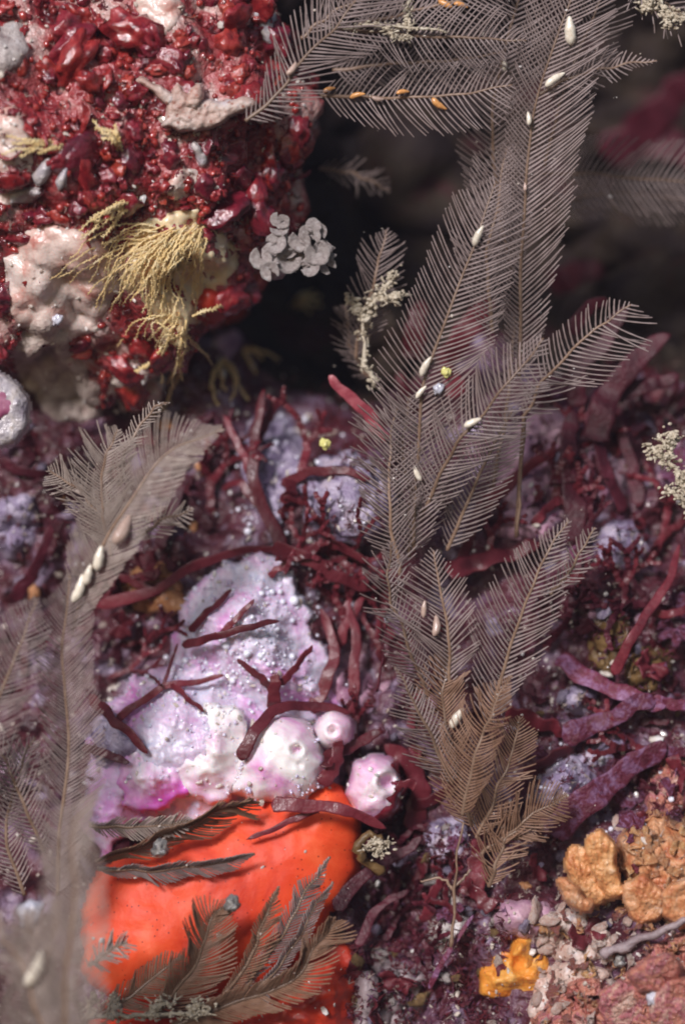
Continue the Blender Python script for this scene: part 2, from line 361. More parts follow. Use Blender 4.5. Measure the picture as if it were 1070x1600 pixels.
def crust(name, poly, thick, m, parent=None, base=None, step=5, rim=25, rag=5, amp=.06, freq=3.0, keys=None, holes=None, ridge=None, soft=False, micro=0.0, mfreq=13, drop=.25, kind=None, seed=0, loc=None):
    cp = crom(list(poly) + [poly[0]], len(poly) * 6)[:-1]
    cp = [(x + rag * noise.noise(Vector((x * .05, y * .05, seed + 1.7))) * 2, y + rag * noise.noise(Vector((x * .05, y * .05, seed + 9.1))) * 2) for x, y in cp]
    xs = np.arange(min(p[0] for p in cp) - 2 * step, max(p[0] for p in cp) + 2.5 * step, step)
    ys = np.arange(min(p[1] for p in cp) - 2 * step, max(p[1] for p in cp) + 2.5 * step, step)
    X, Y = np.meshgrid(xs, ys); S = ppoly(cp, X, Y)
    idx = -np.ones(X.shape, int); vs = []
    for j in range(X.shape[0]):
        for i in range(X.shape[1]):
            s = S[j, i]
            if s < -1.8 * step: continue
            px, py = X[j, i], Y[j, i]
            t = max(0, min(1, s / rim)); h = thick * ((t * t * (3 - 2 * t)) if soft else math.sqrt(max(0, 1 - (1 - t) ** 2)))
            if s < 0: h = s / (1.8 * step) * drop
            q = Vector((px / 100, py / 100, seed * 3.1))
            h += amp * (noise.fractal(q * freq, 1.0, 2.0, 3) + .5 * abs(noise.noise(q * freq * 2.3))) * min(1, t * 2 + .2)
            h += micro * (noise.voronoi(q * mfreq)[0][0] - .3) * min(1, t * 2) if micro else 0
            if holes:
                for hx, hy, hr, hd in holes:
                    dd = math.hypot(px - hx, py - hy) / hr
                    if dd < 2.2: h += -hd * math.exp(-(dd * 1.3) ** 4) + hd * .3 * math.exp(-((dd - 1.25) * 2.4) ** 2)
            if ridge:
                rx, ry, nr, ra = ridge; an = math.atan2(py - ry, px - rx)
                h += ra * t * (abs(math.sin(an * nr + 1.5 * noise.noise(q * 2))) - .5) * (1 + .5 * noise.noise(q * 5))
            if base is None:
                l, n = hit(px, py, keys)
                d = (camp - l).normalized(); vs.append(l + (d * .6 + n * .4) * h)
            else:
                b = base if not callable(base) else base(px, py)
                vs.append(P(px, py, b - h))
            idx[j, i] = len(vs) - 1
    fs = []
    for j in range(X.shape[0] - 1):
        for i in range(X.shape[1] - 1):
            q = (idx[j, i], idx[j + 1, i], idx[j + 1, i + 1], idx[j, i + 1])
            if min(q) >= 0: fs.append(tuple(int(k) for k in q))
    cx = sum(p[0] for p in poly) / len(poly); cy = max(p[1] for p in poly)
    if parent is None and loc is None: loc = sum((Vector(v) for v in vs), Vector()) / max(1, len(vs))
    return mesh(name, vs, fs, m, parent, kind, loc=loc)

# ---- rocks in the cleft behind, its shade painted into their colour
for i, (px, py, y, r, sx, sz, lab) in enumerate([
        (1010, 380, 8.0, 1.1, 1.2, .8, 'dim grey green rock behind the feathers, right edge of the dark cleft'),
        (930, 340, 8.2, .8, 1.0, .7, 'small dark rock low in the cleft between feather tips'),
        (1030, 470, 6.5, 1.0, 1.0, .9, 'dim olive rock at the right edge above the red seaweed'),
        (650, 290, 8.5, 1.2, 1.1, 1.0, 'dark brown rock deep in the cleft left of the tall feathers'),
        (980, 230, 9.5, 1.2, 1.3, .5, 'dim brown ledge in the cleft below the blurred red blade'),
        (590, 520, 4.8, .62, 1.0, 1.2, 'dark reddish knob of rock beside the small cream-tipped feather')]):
    me = blobmesh('rock', i + 3, .28, 1.2, 4, (r * sx, r, r * sz), 'shaderock', .12)
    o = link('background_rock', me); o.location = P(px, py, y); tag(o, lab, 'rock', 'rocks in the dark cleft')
#SECTION2
# ================================================================= SPONGES
s = thing('pink_sponge', 'big pale pink and magenta lumpy sponge below the branching seaweed, centre left', 'sponge', P(300, 1270, 1.4))
crust('lobe', [(285, 940), (330, 890), (420, 872), (470, 920), (490, 990), (530, 1040), (545, 1105), (470, 1130), (380, 1120), (310, 1080), (270, 1010)], .75, 'pink', s, base=1.45, rim=95, amp=.13, freq=2.4, drop=.5, seed=1, soft=True, rag=12, micro=-.14, step=4)
crust('lobe', [(140, 1190), (160, 1110), (230, 1060), (320, 1050), (400, 1090), (420, 1150), (400, 1230), (330, 1280), (230, 1285), (160, 1330), (130, 1290)], .85, 'pink', s, base=1.3, rim=90, amp=.12, freq=2.2, drop=.5, seed=2, soft=True, rag=12, micro=-.12, step=4)
crust('lobe', [(185, 1215), (205, 1165), (255, 1160), (285, 1195), (280, 1240), (240, 1262), (200, 1255)], .42, 'magenta', s, base=.68, rim=58, amp=.12, freq=3.4, drop=.4, seed=3, micro=-.10, step=4, soft=True, rag=9)
crust('lobe', [(275, 1150), (310, 1105), (365, 1110), (385, 1160), (375, 1225), (330, 1250), (285, 1225)], .42, 'white', s, base=.66, rim=62, amp=.12, freq=3.2, drop=.4, seed=4, soft=True, rag=9, holes=[(322, 1178, 6, .16)], micro=-.05, step=4)
crust('lobe', [(365, 1240), (370, 1180), (410, 1128), (465, 1122), (500, 1160), (503, 1215), (475, 1250), (420, 1255)], .62, 'white', s, base=.75, rim=66, amp=.06, freq=2.4, drop=.9, seed=5, holes=[(463, 1172, 10, .16), (468, 1196, 6, .06)], micro=-.02, step=4)
o = crust('pink_sponge', [(495, 1140), (505, 1115), (530, 1112), (548, 1130), (545, 1158), (520, 1168), (502, 1160)], .32, 'palepink', base=.8, rim=28, amp=.03, drop=.6, step=4, rag=2, holes=[(520, 1142, 9, .2)])
tag(o, 'small pink sponge knob with one opening, between crossing seaweed branches', 'sponge')
o = crust('pink_sponge', [(545, 1240), (552, 1195), (582, 1180), (615, 1190), (632, 1225), (622, 1262), (590, 1284), (560, 1275)], .55, 'palepink', base=.8, rim=50, amp=.09, drop=.8, step=4, rag=4, micro=-.05, holes=[(604, 1222, 15, .2)])
tag(o, 'round bright pink and white sponge ball right of the orange sponge', 'sponge')
register('ball', o)
f = crust('red_film', [(618, 1180), (640, 1215), (638, 1260), (605, 1290), (580, 1288), (596, 1266), (612, 1258), (604, 1244), (622, 1236), (612, 1222), (626, 1210), (612, 1196)], .04, 'redlobe', keys=['ball', 'reef'], step=3, rim=8, rag=4, amp=.03, drop=.05, seed=77); tag(f, 'glossy dark red film creeping over the right of the pink ball', 'algae')
for ch in s.children: register('pk%d' % len(BV), ch)
pb = MB()
for _ in range(1500):
    px, py = R.uniform(150, 560), R.uniform(870, 1280)
    if noise.noise(Vector((px * .018, py * .018, 3))) < (-.05 if py < 1110 else .12): continue
    l, n = hit(px, py, [k for k in BV if k.startswith('pk')])
    if l.y > 1.7: continue
    q = .012 * math.exp(R.gauss(.2, .4)); nn = (n + Vector((R.gauss(0, .4), 0, R.gauss(0, .4)))).normalized()
    pb.add(ICO[1][0], ICO[1][1], tfm(l + nn * q * .6, nn, 0, (q, q, q * R.uniform(.9, 2.6))))
mesh('papillae', pb.v, pb.f, 'frost', s, 'stuff')
def orange_base(px, py): return 1.0 - .5 * max(0, (py - 1300) / 300)
o = crust('orange_sponge', [(135, 1420), (170, 1360), (250, 1310), (340, 1272), (400, 1245), (470, 1235), (530, 1225), (560, 1290), (552, 1370), (515, 1425), (470, 1490), (390, 1545), (250, 1570), (140, 1530)],
          .60, 'orange', base=orange_base, rim=120, amp=.05, freq=1.3, drop=.8, seed=6)
tag(o, 'broad smooth bright orange sponge with tiny dark pores, lower left', 'sponge'); register('orange', o)
o = crust('orange_sponge', [(120, 1660), (150, 1570), (260, 1560), (370, 1545), (450, 1505), (520, 1470), (560, 1510), (570, 1600), (540, 1660), (320, 1690)], .5, 'oranged', base=.8, rim=60, amp=.2, freq=2.2, drop=.6, seed=7, soft=True, rag=10)
tag(o, 'darker red orange sponge cut off by the bottom edge, below the bright one', 'sponge'); register('orange2', o)
o = crust('amber_sponge', [(745, 1525), (765, 1500), (800, 1490), (850, 1495), (865, 1520), (845, 1545), (800, 1560), (760, 1555)], .42, 'amber', base=.55, rim=44, amp=.14, freq=4, drop=.5, seed=8, soft=True, rag=10, micro=-.06, step=3.5)
tag(o, 'bright amber yellow sponge lump near the bottom edge, right of centre', 'sponge'); register('amber', o)
o = crust('amber_sponge', [(795, 1500), (800, 1470), (820, 1462), (832, 1480), (825, 1510)], .28, 'amber', base=.5, rim=20, amp=.1, freq=5, drop=.4, step=3, seed=9, soft=True, rag=6)
tag(o, 'small upright amber knob behind the bright amber sponge lump', 'sponge')

# ================================================================= CRUST PATCHES
CR = [ # name, label, cat, polygon, thickness, material, kwargs
 ('sponge_crust', 'cream rosy crust patch on the boulder, left of the yellow tuft', 'crust', [(10, 410), (45, 362), (100, 355), (160, 375), (190, 420), (170, 480), (130, 530), (60, 530), (5, 480)], .07, 'cream', {}),
 ('sponge_crust', 'tan grey sandy crust slab hanging below the cream patch on the boulder', 'crust', [(20, 540), (60, 500), (100, 520), (125, 560), (155, 610), (150, 650), (110, 662), (60, 630), (30, 590)], .12, 'sand', {}),
 ('sponge_crust', 'yellowish cream crust under the yellow tuft on the boulder', 'crust', [(190, 390), (235, 345), (285, 332), (320, 345), (355, 370), (376, 405), (368, 445), (335, 462), (308, 480), (296, 530), (262, 530), (235, 490), (200, 450)], .035, 'yellowcream', {'micro': -.06, 'rag': 12, 'step': 4}),
 ('sponge_crust', 'pale rosy crust patch at the top edge of the boulder', 'crust', [(215, -10), (275, -15), (285, 20), (270, 50), (245, 52), (215, 25)], .07, 'cream', {}),
 ('sponge_crust', 'grey white crust patch at the top left corner', 'crust', [(-20, 50), (20, 30), (45, 60), (40, 100), (0, 115), (-25, 90)], .14, 'greycrust', {}),
 ('orange_crust', 'small red orange crust spot on the boulder beside the yellow tuft', 'crust', [(300, 470), (330, 450), (370, 460), (380, 490), (340, 510), (305, 500)], .12, 'oranged', {}),
 ('coralline_crust', 'violet crust spot on the boulder, lower right', 'crust', [(330, 525), (355, 512), (380, 530), (375, 555), (345, 560)], .1, 'rosy', {}),
 ('coralline_crust', 'lilac white beaded crust behind the forked seaweed, centre', 'crust', [(370, 700), (400, 650), (460, 660), (480, 720), (470, 780), (430, 830), (400, 800), (380, 750)], .22, 'lilac', {}),
 ('coralline_crust', 'pale lilac rounded crust left of the feathers, centre', 'crust', [(470, 760), (510, 715), (580, 720), (620, 770), (610, 830), (550, 850), (490, 830)], .4, 'lilac', {}),
 ('coralline_crust', 'rosy lilac crust showing through the right feather gaps', 'crust', [(770, 790), (790, 700), (850, 640), (900, 650), (895, 740), (880, 820), (830, 850), (780, 830)], .4, 'rosy', {}),
 ('coralline_crust', 'pale rosy crust between dark blades at the right', 'crust', [(890, 740), (920, 690), (970, 710), (1000, 745), (960, 790), (910, 790)], .3, 'rosy', {}),
 ('coralline_crust', 'dull mauve crust patch below the pale rosy one, right', 'crust', [(930, 850), (960, 815), (1010, 825), (1020, 865), (980, 890), (940, 880)], .25, 'lilac', {}),
 ('coralline_crust', 'lilac crust slab beside the purple blade, lower right', 'crust', [(835, 1230), (860, 1195), (920, 1165), (980, 1150), (975, 1195), (930, 1255), (880, 1275), (845, 1260)], .3, 'lilac', {}),
 ('coralline_crust', 'small lilac crust chip under the crossing seaweed, right', 'crust', [(865, 1085), (890, 1070), (930, 1085), (925, 1112), (885, 1115)], .2, 'lilac', {}),
 ('coralline_crust', 'lilac white crust below the curled feather bases', 'crust', [(660, 1300), (690, 1278), (725, 1285), (720, 1330), (690, 1350), (665, 1335)], .3, 'lilac', {}),
 ('coralline_crust', 'white grey crust wedge behind the thin dark stalk, lower centre', 'crust', [(660, 1465), (680, 1420), (705, 1395), (735, 1430), (730, 1455), (705, 1480), (675, 1480)], .25, 'greycrust', {}),
 ('coralline_crust', 'mauve crust with a dark round spot above the amber lump', 'crust', [(770, 1430), (800, 1405), (850, 1410), (870, 1440), (830, 1470), (785, 1460)], .22, 'rosy', {}),
 ('sponge_crust', 'muted grey fuzzy crust at the bottom, right of the orange sponges', 'crust', [(560, 1530), (590, 1500), (640, 1510), (665, 1545), (640, 1600), (570, 1610), (550, 1570)], .4, 'mauvegrey', {}),
 ('lace_crust', 'pale lace-like dotted crust with raised lobes, lower right', 'bryozoan', [(840, 1440), (870, 1420), (910, 1430), (960, 1470), (930, 1500), (880, 1500), (850, 1490)], .2, 'lace', {'micro': -.09, 'step': 3.5}),
 ('lace_crust', 'cream dotted crust below the lace-like one, lower right', 'bryozoan', [(860, 1510), (900, 1500), (950, 1520), (930, 1550), (890, 1560), (840, 1590), (820, 1570)], .2, 'lace', {'micro': -.09, 'step': 3.5}),
 ('salmon_crust', 'lumpy salmon and rose crust filling the bottom right corner', 'crust', [(800, 1640), (850, 1570), (900, 1530), (960, 1530), (1010, 1490), (1070, 1450), (1110, 1500), (1110, 1640), (950, 1660)], .3, 'coral', {'micro': -.2, 'mfreq': 15, 'step': 4, 'rim': 50, 'amp': .2, 'freq': 2.6}),
 ('salmon_crust', 'big rounded orange tan growth under the ruffles at the right edge, lower right', 'sponge', [(965, 1330), (985, 1290), (1020, 1268), (1070, 1290), (1110, 1340), (1100, 1410), (1050, 1435), (1000, 1410), (970, 1370)], .9, 'peach', {'base': .55, 'drop': .6, 'rim': 70, 'amp': .14, 'freq': 3.2, 'ridge': (1000, 1450, 27, .07), 'step': 3.5, 'micro': -.11, 'mfreq': 17}),
 ('salmon_crust', 'dull rosy brown crust above the orange tan growth, right edge', 'crust', [(1000, 1230), (1030, 1195), (1090, 1190), (1100, 1250), (1050, 1270), (1010, 1262)], .3, 'coral', {}),
 ('olive_crust', 'olive brown rock crust behind the crossing seaweed, right', 'crust', [(920, 1010), (930, 960), (975, 955), (990, 1000), (960, 1050), (925, 1050)], .3, 'olive', {}),
 ('olive_crust', 'olive yellow crust below the diagonal seaweed stalk, right edge', 'crust', [(970, 1060), (1000, 1010), (1045, 1020), (1045, 1070), (1010, 1095)], .3, 'olive', {}),
 ('coralline_crust', 'white lilac crust flecked with beads at the left edge', 'crust', [(-20, 840), (0, 790), (40, 770), (60, 800), (50, 850), (10, 870)], .25, 'lilac', {}),
 ('orange_crust', 'rusty tan crust patch between feathers and arched seaweed, left', 'crust', [(190, 920), (220, 880), (260, 890), (290, 930), (270, 960), (210, 950)], .25, 'tan', {}),
 ('coralline_crust', 'grey lilac crust left of the white sponge lobes, by the feather', 'crust', [(140, 1150), (155, 1110), (200, 1130), (210, 1170), (160, 1200)], .2, 'lilac', {}),
 ('sponge_crust', 'whitish pink crust behind the right-hand seaweed fork, centre', 'crust', [(520, 1060), (535, 1020), (570, 1030), (580, 1080), (560, 1110), (530, 1100)], .2, 'rosy', {}),
 ('sponge_crust', 'thin rosy white crust along the left edge of the boulder', 'crust', [(-20, 180), (20, 170), (45, 210), (40, 290), (10, 340), (-20, 330)], .06, 'cream', {}),
 ('sponge_crust', 'small pale crust spot in the middle of the boulder', 'crust', [(255, 275), (290, 262), (315, 280), (300, 305), (265, 308)], .06, 'cream', {}),
 ('sponge_crust', 'pinkish crust along the foot of the boulder, right of the sandy slab', 'crust', [(165, 590), (210, 575), (260, 590), (250, 630), (195, 640)], .06, 'cream', {}),
]
for i, (nm, lab, cat, poly, th, m, kw) in enumerate(CR):
    a = dict(rim=24, amp=.07, freq=3.2, rag=6); a.update(kw)
    o = crust(nm, poly, th, m, seed=i + 10, **a); tag(o, lab, cat); register('cr%d' % i, o)

# ================================================================= RED LOBED ALGAE ON THE BOULDER
def inpoly(px, py, poly): 
    c = False; n = len(poly)
    for i in range(n):
        x1, y1 = poly[i]; x2, y2 = poly[(i + 1) % n]
        if ((y1 > py) != (y2 > py)) and px < (x2 - x1) * (py - y1) / (y2 - y1 + 1e-9) + x1: c = not c
    return c
bare = [c[3] for c in CR[:7]]
LOBE = [blobmesh('lobe', i, .20 + .04 * (i % 4), 1.25 + .13 * i, 3, (1, .85, .42 + .08 * (i % 4)), 'redlobe', .10) for i in range(8)] + [fanmesh('lobe', i + 5, 'redlobe', 5.2, .10, 3, 5, 26, .14) for i in range(2)]
mat_t = thing('red_algae', 'glossy dark red lobed algae covering the boulder, upper left', 'algae', P(150, 640, 0))
stuff = MB(); cnt = 0; tries = 0
while cnt < 300 and tries < 4000:
    tries += 1
    px, py = R.uniform(-15, 490), R.uniform(-15, 650)
    if any(inpoly(px, py, b) for b in bare) and R.random() < .9: continue
    l, n = hit(px, py, ['boulder'])
    if l.y > 3.2 or abs(l.x - P(px, py, 0).x) > 2 : continue
    if BV['boulder'].ray_cast(camp, (P(px, py, 0) - camp).normalized())[0] is None: continue
    cl = noise.noise(l * .85 + Vector((3, 1, 8)))
    if cl < -.12 and R.random() < .8: continue
    r = min(.34, .08 * math.exp(R.gauss(.38 + .5 * cl, .55)))
    o = link('lobe', LOBE[R.randrange(9)], mat_t)
    nn = (n + Vector((R.gauss(0, .6), R.gauss(0, .3), R.gauss(0, .6)))).normalized()
    o.matrix_local = Matrix.Translation(-mat_t.location) @ tfm(l + n * r * .12, nn, R.uniform(0, 6.28), (r * R.uniform(.8, 1.4), r, r * R.uniform(.7, 1.1)))
    cnt += 1
v1, f1 = ICO[1]; v2, f2 = ICO[2]
for _ in range(700):
    px, py = R.uniform(-15, 490), R.uniform(-15, 650)
    if any(inpoly(px, py, b) for b in bare) and R.random() < .85: continue
    if BV['boulder'].ray_cast(camp, (P(px, py, 0) - camp).normalized())[0] is None: continue
    l, n = hit(px, py, ['boulder']); r = R.uniform(.025, .075)
    stuff.add(v1, f1, tfm(l + n * r * .3, n, R.uniform(0, 6), (r * R.uniform(.8, 1.6), r, r)))
mesh('small_lobes', stuff.v, stuff.f, 'redlobe', mat_t, 'stuff')

# ================================================================= FEATHER HYDROIDS
def cap_mesh(m, sd):
    v, f = ICO[3]; out = []; rr = random.Random(sd); sk = rr.uniform(.1, .4); fat = rr.uniform(.30, .44); bend = rr.uniform(-.18, .18)
    for p in v:
        k = 1 - sk * p.x + .06 * math.sin(p.x * rr.uniform(8.9, 9.1)) + .10 * noise.noise(p * 2.2 + Vector((sd, 0, 0)))
        out.append((p.x, p.y * fat * k, p.z * fat * k + bend * p.x * p.x))
    me = bpy.data.meshes.new('egg_capsule'); me.from_pydata(out, [], f)
    me.polygons.foreach_set('use_smooth', [True] * len(me.polygons)); me.materials.append(M[m]); me.update(); return me
CAP = {c: [cap_mesh(m, i * 7 + ord(c)) for i in range(5)] for c, m in (('w', 'capw'), ('o', 'capo'), ('t', 'capt'))}

def frond(label, pts, wl, wr=None, sp=8.0, ang=52, tilt=0.0, fold=.18, caps=(), thick=1.0, m='pinna', stem=None, curl=.35, tipw=.25, basew=.5, n0=0.0, jit=.07, ms='stem', group='feather hydroids'):
    """pts: (px,py,depth) from base to tip; wl/wr: half widths in pixels left and right of the growing direction"""
    wr = wl if wr is None else wr
    n = 60
    path = [P(*p) for p in crom(pts, n)]
    wob = R.uniform(0, 50)
    path = [p + Vector((noise.noise(Vector((wob, i * .11, 0))), noise.noise(Vector((wob, i * .11, 5))), noise.noise(Vector((wob, i * .11, 9))))) * .05 for i, p in enumerate(path)]
    t = thing('feather_hydroid', label, 'hydroid', path[0], group)
    L = [0.0]
    for i in range(1, n): L.append(L[-1] + (path[i] - path[i - 1]).length)
    tot = L[-1]
    mb = MB()
    full = list(path)
    if stem: full = [P(*p) for p in crom(list(stem) + [pts[0]], 20)][:-1] + full
    k = len(full)
    mb.tube(full, [(.034 - .02 * i / (k - 1)) * (.7 + .3 * thick) * (1 + .16 * (i % 2)) for i in range(k)], 6)
    mesh('stem', mb.v, mb.f, ms, t)
    gl = lambda w_, u: (w_ if not isinstance(w_, (list, tuple)) else float(np.interp(u, np.linspace(0, 1, len(w_)), w_)))
    st = sp / 100.0
    for side in (1, -1):
        mb = MB(); d = st * (.4 if side > 0 else .85); 
        while d < tot * .995:
            u = d / tot
            i = min(n - 2, max(0, int(np.searchsorted(L, d)) - 1)); fr = (d - L[i]) / max(1e-6, L[i + 1] - L[i])
            p = path[i].lerp(path[i + 1], fr); T = (path[min(i + 2, n - 1)] - path[max(i - 1, 0)]).normalized()
            d += st * R.uniform(.95, 1.05)
            if u < n0: continue
            S = T.cross(Vector((0, 1, 0))); 
            if S.length < 1e-3: continue
            S.normalize()                                    # right of the growing direction, in the picture plane
            ti = tilt if not isinstance(tilt, (list, tuple)) else float(np.interp(u, np.linspace(0, 1, len(tilt)), tilt))
            S = Matrix.Rotation(ti, 3, T) @ S
            N_ = S.cross(T).normalized()
            if N_.y > 0: N_ = -N_
            w_ = gl(wr if side > 0 else wl, u) / 100
            prof = min(1, basew + (1 - basew) * u / .18) * min(1, .16 + (1 - u) / tipw) 
            a = math.radians(ang + R.gauss(0, 1.0) + 5 * noise.noise(Vector((wob, u * 5, side * 3)))) * (1.0 if u < .8 else 1 - (u - .8) * 1.2)
            ln = w_ * prof / math.sin(max(.35, math.radians(ang))) * (1 + .10 * noise.noise(Vector((wob, u * 9, side * 11)))) * R.uniform(1 - jit, 1 + jit * .6)
            if R.random() < .03: ln *= R.uniform(.25, .85)
            if R.random() < .008: continue
            q = p.copy(); pl = [q.copy()]; sg = 6; fo = fold * (1 + .3 * noise.noise(Vector((wob, u * 6, side * 7)))) + R.gauss(0, .015)
            for s_ in range(sg):
                aa = a - curl * ((s_ + .5) / sg) * a * .6
                dr = T * math.cos(aa) + S * (side * math.sin(aa)) + N_ * (fo * (1 - .8 * s_ / sg) + R.gauss(0, .006))
                q = q + dr.normalized() * (ln / sg); pl.append(q.copy())
            r0 = .0198 * thick * (1.0 if sp > 7 else .9) * R.uniform(.85, 1.15)
            mb.tube(pl, [r0 * (1.0 - .45 * s_ / sg) * (1.18 if s_ % 2 else .9) for s_ in range(sg + 1)], 3, cap=False)
        mesh('pinnae', mb.v, mb.f, m, t, 'stuff')
    sb = MB()
    for _ in range(int(4 + tot * 4)):
        i = R.randrange(2, n); p = path[i] + Vector((R.gauss(0, .28), R.uniform(-.10, .02), R.gauss(0, .28))) * (1 if R.random() < .6 else .15); q = .008 * math.exp(R.gauss(.1, .5))
        sb.add(ICO[1][0], ICO[1][1], tfm(p, (R.gauss(0, 1), R.gauss(0, 1), R.gauss(0, 1)), 0, (q * R.uniform(.8, 2), q, q * .8)))
    mesh('silt', sb.v, sb.f, 'speck', t, 'stuff', smooth=False)
    for (px, py, an, ln, c) in caps:
        j = min(range(n), key=lambda i: (path[i].x - P(px, py, path[i].y).x) ** 2 + (path[i].z - P(px, py, path[i].y).z) ** 2)
        y = path[j].y - .13
        o = link('egg_capsule', R.choice(CAP[c]), t)
        o.matrix_local = Matrix.Translation(-path[0]) @ Matrix.Translation(P(px, py, y)) @ Matrix.Rotation(math.radians(-an), 4, 'Y') @ Matrix.Rotation(R.uniform(-.3, .3), 4, 'Z') @ Matrix.Scale(ln / 200, 4)
    return t

FR = []
def F(*a, **k): FR.append((a, k))
# tall column, centre right
F('tallest grey brown feather rising to the top edge, with two white capsules', [(812, 590, .9), (812, 440, .7), (818, 300, .5), (832, 180, .3), (870, 60, .1), (915, -70, 0)], [55, 80, 95, 90, 85], [40, 45, 48, 68, 85], caps=[(890, 48, 95, 46, 'w'), (866, 123, 35, 38, 'w'), (826, 185, 95, 22, 'w'), (820, 292, 90, 14, 't')], sp=8)
F('faint grey feather just behind the left side of the tallest one', [(800, 430, 1.6), (775, 300, 1.4), (770, 180, 1.2), (795, 60, 1.0), (825, -60, .9)], [60, 75, 80, 70], [60, 60, 60, 60], sp=9, caps=[(788, 102, 90, 22, 'w')])
F('long arching feather with pale capsules along its midrib, centre', [(645, 860, .5), (650, 730, .3), (662, 600, 0), (705, 480, -.15), (742, 380, -.2), (775, 285, -.1)], [60, 88, 92, 80, 75, 70], [60, 75, 80, 72, 70, 60], sp=8.6, caps=[(746, 368, 65, 36, 'w'), (664, 572, 62, 36, 'w'), (657, 612, 50, 26, 'w'), (651, 740, 115, 28, 'w')], tipw=.2)
F('feather slanting up to a pale tip right of the arching one', [(655, 815, .5), (698, 720, .1), (742, 660, -.2), (800, 590, -.4), (850, 530, -.5)], [50, 66, 62, 50], [60, 64, 60, 45], sp=8.6, caps=[(738, 660, 25, 30, 'w')], tipw=.35)
F('short feather ending in a knobbly pale tip beside the red blade, right', [(818, 650, .7), (850, 595, .5), (900, 540, .3), (940, 508, .2), (984, 474, .1)], [60, 80, 78, 66], [30, 44, 40, 24], sp=9, stem=[(806, 840, 1.4), (812, 740, 1.0)], ang=60, tipw=.2)
F('dense lower feather spreading over the lilac crust, centre', [(640, 870, .9), (640, 780, .7), (630, 700, .6), (640, 620, .6)], [60, 75, 78, 60], [70, 80, 80, 60], sp=7.5, curl=.1)
F('small dark feather with a cream encrusted stalk at the cleft edge', [(556, 560, 1.6), (573, 480, 1.3), (590, 415, 1.2), (603, 358, 1.2)], [36, 44, 46, 30], [30, 40, 40, 25], sp=7.5, thick=.85)
F('tiny dim feather left of the cream stalk, cleft edge', [(575, 590, 1.9), (548, 540, 1.8), (540, 480, 1.8)], [22, 28, 24], sp=7, thick=.8)
F('brown feather standing behind the slanting one with its stem bare below', [(770, 760, 1.3), (790, 640, 1.2), (800, 560, 1.2), (805, 490, 1.3)], [40, 55, 50], [40, 50, 50], sp=8.5, thick=.85)
# top
F('feather slanting up right from the boulder, with one tan capsule', [(385, 190, -.5), (430, 150, -.5), (475, 95, -.4), (530, 35, -.3), (575, -25, -.2)], [40, 66, 74, 74], [30, 55, 66, 70], sp=8.4, caps=[(457, 108, 55, 26, 't')], curl=.15, tipw=.12)
F('horizontal feather along the top with a pale encrusted midrib', [(520, 45, 0), (600, 52, 0), (690, 58, 0), (760, 60, 0), (822, 66, -.1)], [55, 60, 50, 30], [60, 62, 58, 40], sp=8.6, ang=58, tipw=.3)
F('horizontal feather below it carrying bright orange capsules', [(500, 150, .3), (570, 152, .3), (640, 152, .3), (720, 148, .2), (800, 130, .1)], [62, 66, 66, 50], [55, 58, 60, 50], sp=8.6, ang=58, caps=[(558, 148, 12, 26, 'o'), (514, 139, 20, 22, 'o'), (629, 143, 10, 22, 'o'), (685, 164, -35, 30, 'o'), (590, 155, -10, 20, 't')])
F('feather at the very top edge with two orange capsules', [(560, 40, .4), (640, 18, .4), (720, 0, .4), (800, -30, .4)], [50, 60, 50], [45, 50, 45], sp=8.8, caps=[(695, 6, -30, 26, 'o'), (720, 7, -15, 24, 'o')])
F('feather in the top left of the feather cluster, partly out of frame', [(470, 60, .6), (520, 20, .6), (600, -20, .6)], [40, 50, 50], [40, 50, 40], sp=8.4)
F('small pointed feather reaching right towards the blurred red blade', [(840, 150, .5), (890, 122, .4), (950, 105, .3), (1024, 95, .2)], [40, 34, 26, 14], [40, 40, 30, 14], sp=8.2, tipw=.6)
F('out of focus feather lying across the dark cleft, right', [(810, 275, 2.0), (900, 272, 2.2), (1000, 278, 2.4), (1110, 285, 2.6)], [60, 62, 62], [70, 72, 70], sp=9.5, ang=60)
F('dim out of focus feather below it at the right edge', [(860, 320, 2.9), (960, 300, 3.1), (1090, 315, 3.3)], [45, 55, 50], [30, 40, 40], sp=10, ang=60)
F('drooping feather in the top right corner', [(985, -45, .4), (1030, 0, .3), (1090, 35, .3)], [40, 50, 40], [50, 60, 50], sp=9)
F('small faint feather deep in the cleft below the orange capsules', [(500, 262, 2.6), (560, 275, 2.6), (610, 300, 2.6)], [26, 28, 16], sp=8.5, thick=.8)
F('dim feather crossing behind the orange capsules towards the column', [(520, 110, 1.2), (610, 100, 1.1), (700, 95, 1.0), (790, 80, .9)], [50, 56, 50], [50, 56, 50], sp=8.4)
F('feather hugging the right side of the tallest one near the top', [(850, 260, .9), (872, 170, .7), (905, 80, .6), (950, -30, .5)], [50, 60, 60], [36, 44, 50], sp=8.2)
F('grey feather filling the gap left of the tallest one', [(770, 520, 1.0), (760, 420, .9), (775, 330, .8), (790, 230, .8)], [50, 64, 66, 50], [50, 60, 60, 50], sp=8.2)
F('feather crossing low behind the slanting one, above the rosy crust', [(700, 860, .8), (735, 770, .6), (770, 700, .5), (800, 640, .4)], [44, 56, 50, 30], [40, 50, 46, 24], sp=8.4)
F('soft feather low on the left of the arching one', [(625, 900, .5), (610, 800, .3), (608, 720, .3), (618, 640, .4)], [40, 50, 54, 40], [40, 50, 50, 40], sp=7.6, curl=.15)
